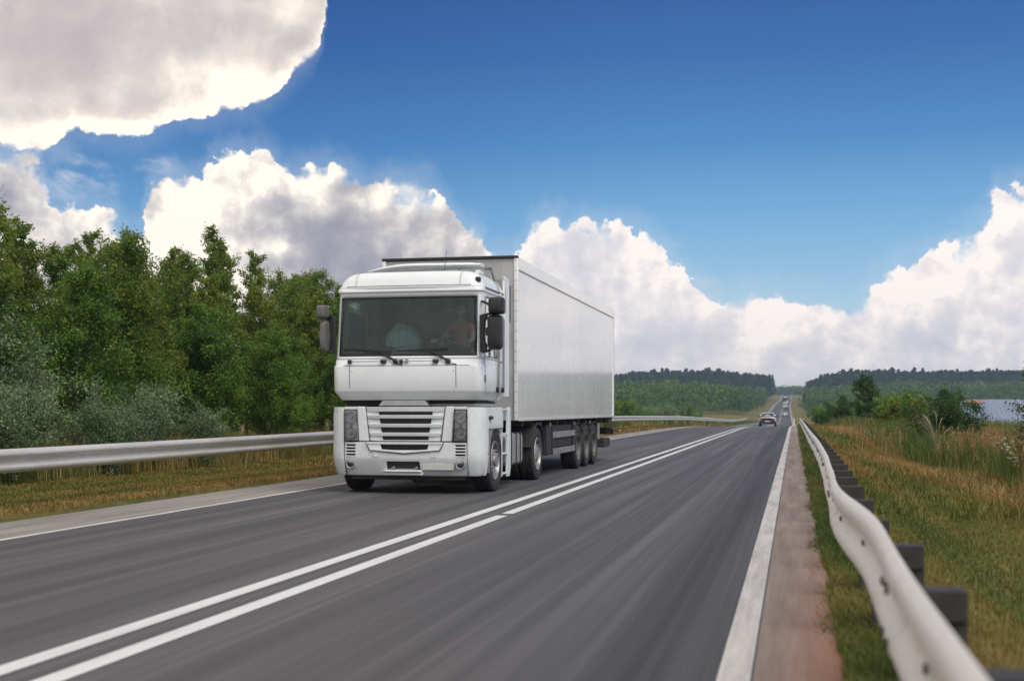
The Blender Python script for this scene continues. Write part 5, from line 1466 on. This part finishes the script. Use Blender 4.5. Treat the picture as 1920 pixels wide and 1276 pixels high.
for i, (x, y, s) in enumerate([(6.2, 70, .85), (6.6, 88, .9), (7.5, 104, 1.0), (8, 120, 1.1), (8, 140, 1.1), (6, 165, 1.1), (10, 160, 1.0)]):
    plant('verge_bush', 'bush%d' % (i % 3), x, y, s, 'green bush on the slope below the right verge', 'bush', 'bushes on the slope below the right verge')

# --- distant woods: one mass each
def conifer_tpl(seed):
    rng = np.random.default_rng(seed); n = 170
    h = rng.uniform(.25, 1.0, n)**.9; a = rng.uniform(0, 6.283, n); r = (1-h)*.21+.012
    r = r*rng.uniform(.55, 1.1, n)*(1+.25*np.sin(h*34))
    p = np.stack([np.cos(a)*r, np.sin(a)*r, h], -1)
    d = np.stack([np.cos(a), np.sin(a), np.full(n, -.35)], -1)+rng.normal(0, .35, (n, 3)); d /= np.linalg.norm(d, axis=1)[:, None]
    s = np.cross(d, rng.normal(size=(n, 3))); s /= np.linalg.norm(s, axis=1)[:, None]
    L_ = rng.uniform(.05, .10, n)[:, None]; W = L_*.45
    V = np.stack([p-d*L_*.5, p+s*W, p+d*L_*.7, p-s*W], 1)
    return V, np.clip(rng.uniform(.2, .8, n), 0, 1)
def decid_tpl(seed, n=260):
    rng = np.random.default_rng(seed)
    nb = 12; bc = np.stack([rng.normal(0, .15, nb), rng.normal(0, .15, nb), rng.uniform(.22, .86, nb)], -1); br_ = rng.uniform(.10, .19, nb)*(1.15-.4*bc[:, 2])
    k = rng.integers(0, nb, n); d0 = rng.normal(size=(n, 3)); d0 /= np.linalg.norm(d0, axis=1)[:, None]
    p = bc[k]+d0*br_[k][:, None]*rng.uniform(.7, 1.1, n)[:, None]
    d = rng.normal(size=(n, 3)); d /= np.linalg.norm(d, axis=1)[:, None]
    s = np.cross(d, d0); s /= np.linalg.norm(s, axis=1)[:, None]+1e-9
    L_ = rng.uniform(.05, .09, n)[:, None]; W = L_*.5
    V = np.stack([p-d*L_*.5, p+s*W, p+d*L_*.5, p-s*W], 1)
    return V, np.clip(rng.uniform(.25, .75, n)+(k/nb-.5)*.3, 0, 1)
CT = [conifer_tpl(i) for i in range(5)]; DT = [decid_tpl(i+9) for i in range(6)]
def wood(name, spots, tpls, m, label, cat, jitter=.25, seed=1):
    """spots: (x, y, height, width factor)"""
    rng = np.random.default_rng(seed); Vs, rs = [], []
    for (x, y, h, wf) in spots:
        V, r = tpls[rng.integers(len(tpls))]; a = rng.uniform(0, 6.283); c_, s_ = math.cos(a), math.sin(a)
        sc = np.array([h*wf, h*wf, h])
        W = V*sc; W = np.stack([W[..., 0]*c_-W[..., 1]*s_+x, W[..., 0]*s_+W[..., 1]*c_+y, W[..., 2]+float(T(x, y))-.3], -1)
        Vs.append(W.reshape(-1, 3)); rs.append(np.repeat(np.clip(r+rng.uniform(-jitter, jitter), 0, 1), 4))
    V = np.concatenate(Vs); F = np.arange(len(V)).reshape(-1, 4)
    o = obj(name, npmesh(name, V, F, {'rnd': np.concatenate(rs)}), m, smooth=False); tag(o, label, cat, kind='stuff')
    return o
W_CON = leafmat('pine_needle', [(0, (0.010, 0.035, 0.022)), (.5, (0.020, 0.060, 0.035)), (1, (0.040, 0.098, 0.048))], trans=.15, seedscale=.02)
W_DEC = leafmat('far_broadleaf', [(0, (0.030, 0.092, 0.021)), (.5, (0.069, 0.161, 0.030)), (1, (0.138, 0.230, 0.040))], trans=.25, seedscale=.03)
def grid(y0, y1, x0, x1, step, cond, hf, seed, wf=(.8, 1.2)):
    r = random.Random(seed); out = []; y = y0
    while y < y1:
        xa, xb = x0(y), x1(y); x = xa
        while x < xb:
            X_, Y_ = x+r.uniform(-.4, .4)*step, y+r.uniform(-.4, .4)*step
            if cond(X_, Y_, r): out.append((X_, Y_, hf(X_, Y_, r), r.uniform(*wf)))
            x += step
        y += step
    return out
ok = lambda x, y, r: True
sp = grid(820, 1060, lambda y: -.36*y, lambda y: -14-float(-road_bend(y)), 5.2, ok, lambda x, y, r: (16.0+r.uniform(-2.5, 2.5)+(2 if r.random() < .08 else 0))*(1 if x > -.125*y else max(.35, 1-(-.125*y-x)/70)), 3)
wood('conifer_forest', sp, CT, W_CON, 'dark conifer forest along the top of the hill left of the far road', 'forest')
sp = grid(380, 760, lambda y: -.36*y, lambda y: -17-max(0, (470-y)*.35), 6.0, lambda x, y, r: r.random() < .88, lambda x, y, r: (9.0+r.uniform(-3, 2.5))*(1 if y > 450 else .75), 4, (.8, 1.3))
wood('broadleaf_forest', sp, DT, W_DEC, 'mid green broadleaf wood on the lower slope of the left hill', 'forest', seed=2)
sp = grid(800, 1020, lambda y: 11, lambda y: .60*y, 5.4, ok, lambda x, y, r: (15+r.uniform(-2.5, 2.5)+(2 if r.random() < .08 else 0))*min(1, .72+x/90), 5)
wood('conifer_forest', sp, CT, W_CON, 'long dark conifer forest across the horizon right of the far road', 'forest', seed=3)
sp = grid(600, 790, lambda y: 9, lambda y: .62*y, 7.5, lambda x, y, r: r.random() < .7, lambda x, y, r: 8.5+r.uniform(-3, 3), 6, (.9, 1.4))
sp += grid(400, 600, lambda y: 7.5, lambda y: .060*y, 6, lambda x, y, r: r.random() < .85, lambda x, y, r: 5.5+r.uniform(-2, 2.5), 7, (.9, 1.4))
sp += grid(180, 400, lambda y: 7.5, lambda y: .055*y, 5, lambda x, y, r: r.random() < .7, lambda x, y, r: 2.6+r.uniform(-1, 1.2), 8, (1.2, 1.9))
wood('broadleaf_forest', sp, DT, W_DEC, 'lighter broadleaf trees in front of the dark forest on the right', 'forest', seed=4)
sp = grid(1260, 1420, lambda y: -60, lambda y: 50, 7, ok, lambda x, y, r: 8+r.uniform(-2, 3), 12, (.9, 1.3))
wood('far_treeline', sp, DT, W_DEC, 'faint treeline beyond the crest where the far road disappears', 'forest', seed=5)

# --- grass
def blades(rng, x, y, z, h, w, lean=.35, leandir=None, curl=.25):
    n = len(x)
    a = rng.uniform(0, 6.283, n) if leandir is None else leandir
    dx, dy = np.cos(a), np.sin(a); b = a+rng.normal(1.57, .6, n); sx_, sy_ = np.cos(b)*w*.5, np.sin(b)*w*.5
    le = np.abs(rng.normal(lean, lean*.5, n))*h
    p0 = np.stack([x-sx_, y-sy_, z-.01], -1); p1 = np.stack([x+sx_, y+sy_, z-.01], -1)
    m0 = np.stack([x-sx_*.8+dx*le*.35, y-sy_*.8+dy*le*.35, z+h*.55], -1); m1 = np.stack([x+sx_*.8+dx*le*.35, y+sy_*.8+dy*le*.35, z+h*.55], -1)
    t = np.stack([x+dx*le*(1+curl), y+dy*le*(1+curl), z+h*np.sqrt(np.clip(1-(le/np.maximum(h, .01))**2*.5, .15, 1))], -1)
    V = np.stack([p0, p1, m1, m0, t], 1).reshape(-1, 3); i = np.arange(n)*5
    F4 = np.stack([i, i+1, i+2, i+3], -1); F3 = np.stack([i+3, i+2, i+4], -1)
    return V, [F4, F3]
def grass(name, parts, m, label, cat='grass'):
    Vs, F4, F3, R_, o = [], [], [], [], 0
    for V, (a, b), r in parts:
        Vs.append(V); F4.append(a+o); F3.append(b+o); R_.append(np.repeat(r, 5)); o += len(V)
    ob = obj(name, npmesh(name, np.concatenate(Vs), [np.concatenate(F4), np.concatenate(F3)], {'rnd': np.concatenate(R_)}), m, smooth=False)
    tag(ob, label, cat, kind='stuff'); return ob
def patch(rng, n, x0, x1, y0, y1, ypow=1.0):
    return rng.uniform(x0, x1, n), y0+(y1-y0)*rng.uniform(0, 1, n)**ypow
def field(x, y, fx, fy, ph=0):
    return np.sin(x*fx+ph)+np.sin(y*fy+ph*1.7+x*.7)+.6*np.sin(x*fx*2.3+y*fy*1.9+ph)
G_SHORT = leafmat('short_verge_grass', [(0, (.060, .100, .014)), (.40, (.120, .140, .022)), (.60, (.22, .17, .038)), (.80, (.33, .19, .06)), (1, (.38, .27, .12))], trans=.25, seedscale=1.0)
G_GREEN = leafmat('green_verge_grass', [(0, (.050, .085, .012)), (.45, (.085, .130, .020)), (.7, (.15, .15, .030)), (1, (.30, .19, .07))], trans=.3, seedscale=1.5)
G_TALL = leafmat('tall_meadow_grass', [(0, (.055, .105, .018)), (.45, (.105, .155, .026)), (.7, (.26, .23, .07)), (1, (.42, .28, .11))], trans=.3, seedscale=.8)
G_PLUME = leafmat('reddish_seed_head', [(0, (.30, .15, .06)), (.5, (.44, .25, .11)), (1, (.52, .38, .20))], trans=.25)
g = np.random.default_rng(5)
parts = []
def dryness(x, y, g):
    return np.clip(.64+.17*field(x, y, 2.1, .13, 1.0)+.06*np.sin(x*9+y*.3)+g.normal(0, .10, len(x)), 0, 1)
for (n, x0, x1, y0, y1, h, w) in ((45000, .62, 3.2, 1.8, 7, .030, .0030), (60000, .55, 4.6, 7, 17, .045, .005), (60000, .5, 5.5, 17, 45, .10, .011), (26000, .5, 6.5, 45, 120, .18, .03)):
    x, y = patch(g, n, x0, x1, y0, y1)
    hh = h*g.uniform(.5, 1.5, n)*(1+.5*np.clip((x-1.5)/2, 0, 1))
    parts.append((*blades(g, x, y, T(x, y), hh, w*g.uniform(.7, 1.3, n), .55, leandir=np.where(g.random(n) < .5, -1.57, 1.57)+g.normal(0, .6, n)), dryness(x, y, g)))
grass('verge_grass', parts, G_SHORT, 'short dry olive and orange grass on the verge behind the right guardrail')
parts = []
for (n, x0, x1, y0, y1, h, w) in ((38000, .10, .62, 2.2, 8, .085, .0035), (34000, .12, .60, 8, 22, .12, .006), (14000, .21, .6, 22, 78, .20, .014), (6000, .25, 1.2, 78, 130, .25, .03)):
    x, y = patch(g, n, x0, x1, y0, y1)
    keep = g.random(n) < np.clip((x-.19-.05*np.sin(y*1.3)-.03*np.sin(y*3.7))/.08, .03, 1); x, y = x[keep], y[keep]; n = len(x)
    parts.append((*blades(g, x, y, T(x, y), h*.7*g.uniform(.4, 1.5, n), w*g.uniform(.7, 1.3, n), .5), np.clip(.45+.2*field(x, y, 3, .5, 2)+g.normal(0, .15, n), 0, 1)))
grass('grass_strip', parts, G_GREEN, 'narrow strip of green grass between the gravel edge and the right guardrail')
# tall grass bank on the right
parts = []
for (n, x0, x1, y0, y1, w) in ((26000, 2.6, 6.5, 11, 26, .007), (34000, 2.8, 8.5, 26, 60, .013), (14000, 3.0, 12, 60, 130, .035)):
    x, y = patch(g, n, x0, x1, y0, y1)
    edge = np.clip((x-(2.5+.35*np.sin(y*.35)+.3*np.sin(y*.11)))/1.1, 0, 1); keep = g.random(n) < edge+.05; x, y, edge = x[keep], y[keep], edge[keep]; n = len(x)
    h = (.22+.68*edge)*g.uniform(.45, 1.15, n)
    parts.append((*blades(g, x, y, T(x, y), h, w*g.uniform(.7, 1.3, n), .28), np.clip(.42+.12*field(x, y, 1.1, .4, .5)+g.normal(0, .17, n), 0, 1)))
grass('tall_grass', parts, G_TALL, 'tall mixed meadow grass on the bank at the right of the verge')
def plumes(name, n, x0, x1, y0, y1, h0, h1, label, m, seed, cond=None, size=.03, per=26):
    g = np.random.default_rng(seed); x, y = patch(g, n, x0, x1, y0, y1)
    if cond is not None: k = cond(x, y, g); x, y = x[k], y[k]; n = len(x)
    h = g.uniform(h0, h1, n); z = T(x, y); a = g.uniform(0, 6.283, n); le = h*g.uniform(.03, .22, n)
    V, F = blades(g, x, y, z, h, np.full(n, .006)*(y/20+.5), .10, leandir=a)
    t = g.uniform(0, 1, (n, per)); sp_ = (1-t)*size*(1+.5)
    px_ = x[:, None]+np.cos(a)[:, None]*h[:, None]*.11*(.72+.28*t)+g.normal(0, 1, (n, per))*sp_*.5
    py_ = y[:, None]+np.sin(a)[:, None]*h[:, None]*.11*(.72+.28*t)+g.normal(0, 1, (n, per))*sp_*.5
    pz_ = z[:, None]+h[:, None]*(.76+.26*t)
    pts = np.stack([px_, py_, pz_], -1).reshape(-1, 3)
    V2, F2, r2 = leaves(g, pts, size*.9, .35, up=-.8)
    r = np.concatenate([np.repeat(g.uniform(.2, .9, n), 5), r2])
    ob = obj(name, npmesh(name, np.concatenate([V, V2]), [F[0], F2+len(V), F[1]], {'rnd': r}), m, smooth=False)
    tag(ob, label, 'grass', kind='stuff')
plumes('seed_head_grass', 3400, 2.9, 6.0, 13, 30, .55, 1.0, 'reddish brown seed heads standing above the tall grass at the right', G_PLUME, 8, lambda x, y, g: g.random(len(x)) < np.clip(-.15+1.0*np.sin(y*.55+x*1.4), .02, 1)*np.clip((x-2.9)/.6, 0, 1), .040, 40)
plumes('seed_head_grass', 3200, 2.0, 7.0, 30, 75, .45, .95, 'pale orange seed heads farther along the right bank', G_PLUME, 9, lambda x, y, g: g.random(len(x)) < np.clip(-.05+.55*np.sin(y*.4+x), .02, 1), .045, 12)
# left verge: mown strip before the rail, weeds behind it
parts = []
for (n, x0, x1, y0, y1, h, w) in ((90000, -13.6, -9.22, 8, 30, .05, .011), (55000, -13.6, -9.22, 30, 75, .08, .02), (16000, -11.5, -9.25, 75, 200, .2, .05)):
    x, y = patch(g, n, x0, x1, y0, y1)
    parts.append((*blades(g, x, y, T(x, y), h*g.uniform(.5, 1.5, n), w*g.uniform(.7, 1.3, n), .6, leandir=np.where(g.random(n) < .5, -1.57, 1.57)+g.normal(0, .5, n)), np.clip(.56+.10*field(x, y, 4.0, .12, 3.0)+.14*np.clip((x+9.7)*2.2, 0, 1)+g.normal(0, .10, n), 0, 1)))
grass('verge_grass', parts, G_SHORT, 'mown olive grass strip in front of the far guardrail')
parts = []
for (n, x0, x1, y0, y1, w) in ((30000, -15.5, -13.3, 10, 45, .014), (14000, -15, -13.3, 45, 110, .03), (22000, -60, -9.6, 110, 380, .10)):
    x, y = patch(g, n, x0, x1, y0, y1)
    h = .72*g.uniform(.3, 1.3, n)
    parts.append((*blades(g, x, y, T(x, y), h, w*g.uniform(.7, 1.3, n), .3), np.clip(.45+.15*field(x, y, .8, .15, 0)+g.normal(0, .16, n), 0, 1)))
grass('tall_grass', parts, G_TALL, 'weeds and rough grass between the far guardrail and the trees')
def flowers(name, n, x0, x1, y0, y1, h0, h1, col, label, seed, size=.05, k=5):
    g = np.random.default_rng(seed); x, y = patch(g, n, x0, x1, y0, y1); h = g.uniform(h0, h1, n); z = T(x, y)
    V, F = blades(g, x, y, z, h, np.full(n, .01), .05)
    base = np.stack([x, y, z+h*.97], -1)
    pts = (base[:, None, :]+g.normal(0, size*.7, (n, k, 3))*np.array([1, 1, .35])).reshape(-1, 3)
    V2, F2, r2 = leaves(g, pts, size, .9, up=0)
    m = leafmat(name+'_petal', [(0, tuple(c*.8 for c in col)), (1, col)], trans=.2)
    o = obj(name, npmesh(name, V2, F2, {'rnd': r2}), m, smooth=False); tag(o, label, 'flowers', kind='stuff')
    m2 = G_GREEN
    s = obj('stems', npmesh('stems', V, F, {'rnd': np.full(len(V), .3)}), m2, parent=o, smooth=False)
flowers('yellow_wildflowers', 150, -14.4, -13.3, 14, 62, .72, 1.12, (.45, .34, .06), 'yellow wildflowers among the weeds just behind the far guardrail', 3, .035)
flowers('white_wildflowers', 60, 3.0, 4.6, 15, 27, .5, .85, (.62, .62, .52), 'small white umbel flowers in the tall grass at the right', 4, .022, 14)
# arching grass clump
g = np.random.default_rng(77)
def arching(x0, y0, n, H, seed, w=.02, lean_to=None):
    g = np.random.default_rng(seed); Vs, Fs, o, R_ = [], [], 0, []
    for i in range(n):
        a = g.uniform(0, 6.283) if lean_to is None or g.random() < .12 else lean_to+g.normal(0, .55)
        h = H*g.uniform(.7, 1.1); L_ = h*g.uniform(.25, .75); k = np.linspace(0, 1, 9)
        px_ = np.cos(a)*L_*k**2; py_ = np.sin(a)*L_*k**2; pz_ = h*(1-(1-k)**1.7)*1.0-.30*L_*k**4
        ww = w*np.interp(k, [0, .5, .7, .85, 1], [.5, .5, 1.5, 1.2, .15])
        s = np.array([-math.sin(a+g.normal(0, .5)), math.cos(a), 0.2])
        c_ = np.stack([px_, py_, pz_], -1); V = np.concatenate([c_-s*ww[:, None]*.5, c_+s*ww[:, None]*.5]); j = np.arange(8)
        Vs.append(V); Fs.append(np.stack([j, j+9, j+10, j+1], -1)+o); o += 18; R_.append(np.full(18, g.uniform(0, 1)))
    me = npmesh('blades', np.concatenate(Vs), np.concatenate(Fs), {'rnd': np.concatenate(R_)})
    return me
m_ar = leafmat('arching_blade', [(0, (.14, .17, .08)), (.5, (.30, .30, .18)), (1, (.48, .42, .28))], trans=.25)
o = obj('grass_clump', arching(0, 0, 60, 1.35, 5, .012, 2.9), m_ar, smooth=False); o.location = (3.05, 29.5, float(T(3.05, 29.5))); tag(o, 'pale arching grass clump in front of the tall dark bush', 'grass clump')

# --- solar field and the little red building
m = Mat('solar_cells')
tcn = m.n('ShaderNodeTexCoord'); bk = m.n('ShaderNodeTexBrick'); m.l(tcn.outputs['UV'], bk.inputs[0])
sp_ = m.n('ShaderNodeSeparateXYZ'); m.l(tcn.outputs['Object'], sp_.inputs[0])
cb = m.n('ShaderNodeCombineXYZ'); m.l(sp_.outputs[0], cb.inputs[0]); m.l(sp_.outputs[1], cb.inputs[1]); m.l(cb.outputs[0], bk.inputs[0])
bk.offset = 0; bk.inputs['Scale'].default_value = 1.0; bk.inputs['Brick Width'].default_value = 1.05; bk.inputs['Row Height'].default_value = 1.55; bk.inputs['Mortar Size'].default_value = .035
bk.inputs['Color1'].default_value = (.185, .22, .29, 1); bk.inputs['Color2'].default_value = (.22, .255, .325, 1); bk.inputs['Mortar'].default_value = (.42, .44, .48, 1)
m.pbr(bk.outputs[0], .40, 0, .4); PANEL = m.m
SGREY = plain('panel_stand', (.35, .36, .37), .5, metal=.4)
y = 215; k = 0
while y < 545:
    x0, x1 = .075*y+2, .30*y
    for seg in range(2):
        xa = x0+(x1-x0)*seg/2+(.6 if seg else 0); xb = x0+(x1-x0)*(seg+1)/2
        e = empty('solar_panel_row', ((xa+xb)/2, y, 0)); hw = (xb-xa)/2
        za = float(T(xa, y)); zb = float(T(xb, y)); e.location.z = (za+zb)/2; e.rotation_euler = (0, -math.atan2(zb-za, xb-xa), 0)
        zone = 'near' if y < 320 else 'middle' if y < 430 else 'far'; side = 'right' if seg else 'left'
        tag(e, 'tilted blue-grey solar panel row in the %s part of the field, %s half' % (zone, side), 'solar panels', 'solar panel rows, %s part, %s half' % (zone, side))
        bm = bmesh.new(); box(bm, -hw, hw, -2.3, 2.3, -.02, .02); p_ = obj('panel', bm, PANEL, e, smooth=False); p_.location = (0, 0, 1.5); p_.rotation_euler = (R(16), 0, 0)
        bm = bmesh.new()
        for q in np.arange(-hw+1, hw, 4.0): box(bm, q-.06, q+.06, -.06, .06, -.6, 1.46)
        obj('stand', bm, SGREY, e)
    y += 7.2; k += 1
hb = empty('farm_building', (56.5, 436, float(T(56.5, 436))-.2), R(-6)); tag(hb, 'small low red building with pinkish roof beside the solar panels', 'building')
HB = plain('dark_red_wall', (.22, .06, .05), .7); HR = plain('pale_red_roof', (.34, .15, .13), .6)
bm = bmesh.new(); box(bm, -2.6, 2.6, 0, 3.6, -.5, 2.5); obj('wall', bm, HB, hb)
bm = bmesh.new(); prism(bm, [(-.5, 2.5), (4.1, 2.5), (1.8, 3.6)], 'x', -2.9, 2.9); obj('roof', bm, HR, hb)
bm = bmesh.new(); box(bm, .6, 1.6, -.04, .02, .3, 2.0); dd = obj('door', bm, plain('white_door', (.65, .65, .62), .6), hb)
bm = bmesh.new(); box(bm, 1.4, 1.5, -.08, -.04, 1.0, 1.2); obj('handle', bm, BLK, dd)
parts = []
g = np.random.default_rng(31); x, y = patch(g, 9000, 64, 92, 556, 575)
parts.append((*blades(g, x, y, T(x, y), 2.0*g.uniform(.6, 1.2, len(x)), .25, .2), g.uniform(.3, .6, len(x))))
grass('reed_bed', parts, G_TALL, 'pale green reed strip at the far side of the solar field', 'reeds')

# ------------------------------------------------------------------ haze
if HAZE > 0:
    bm = bmesh.new(); box(bm, -1650, 1650, -90, 2650, -8, 46)
    me = bpy.data.meshes.new('haze'); bmesh.ops.recalc_face_normals(bm, faces=bm.faces); bm.to_mesh(me); bm.free()
    hz = bpy.data.objects.new('haze', me); COL.objects.link(hz); tag(hz, kind='stuff')
    m = bpy.data.materials.new('haze_air'); m.use_nodes = True; nt = m.node_tree; nt.nodes.clear()
    ou = nt.nodes.new('ShaderNodeOutputMaterial'); pv = nt.nodes.new('ShaderNodeVolumePrincipled')
    pv.inputs['Color'].default_value = (.58, .74, .94, 1); pv.inputs['Density'].default_value = HAZE; pv.inputs['Anisotropy'].default_value = .3
    nt.links.new(pv.outputs[0], ou.inputs['Volume']); me.materials.append(m)
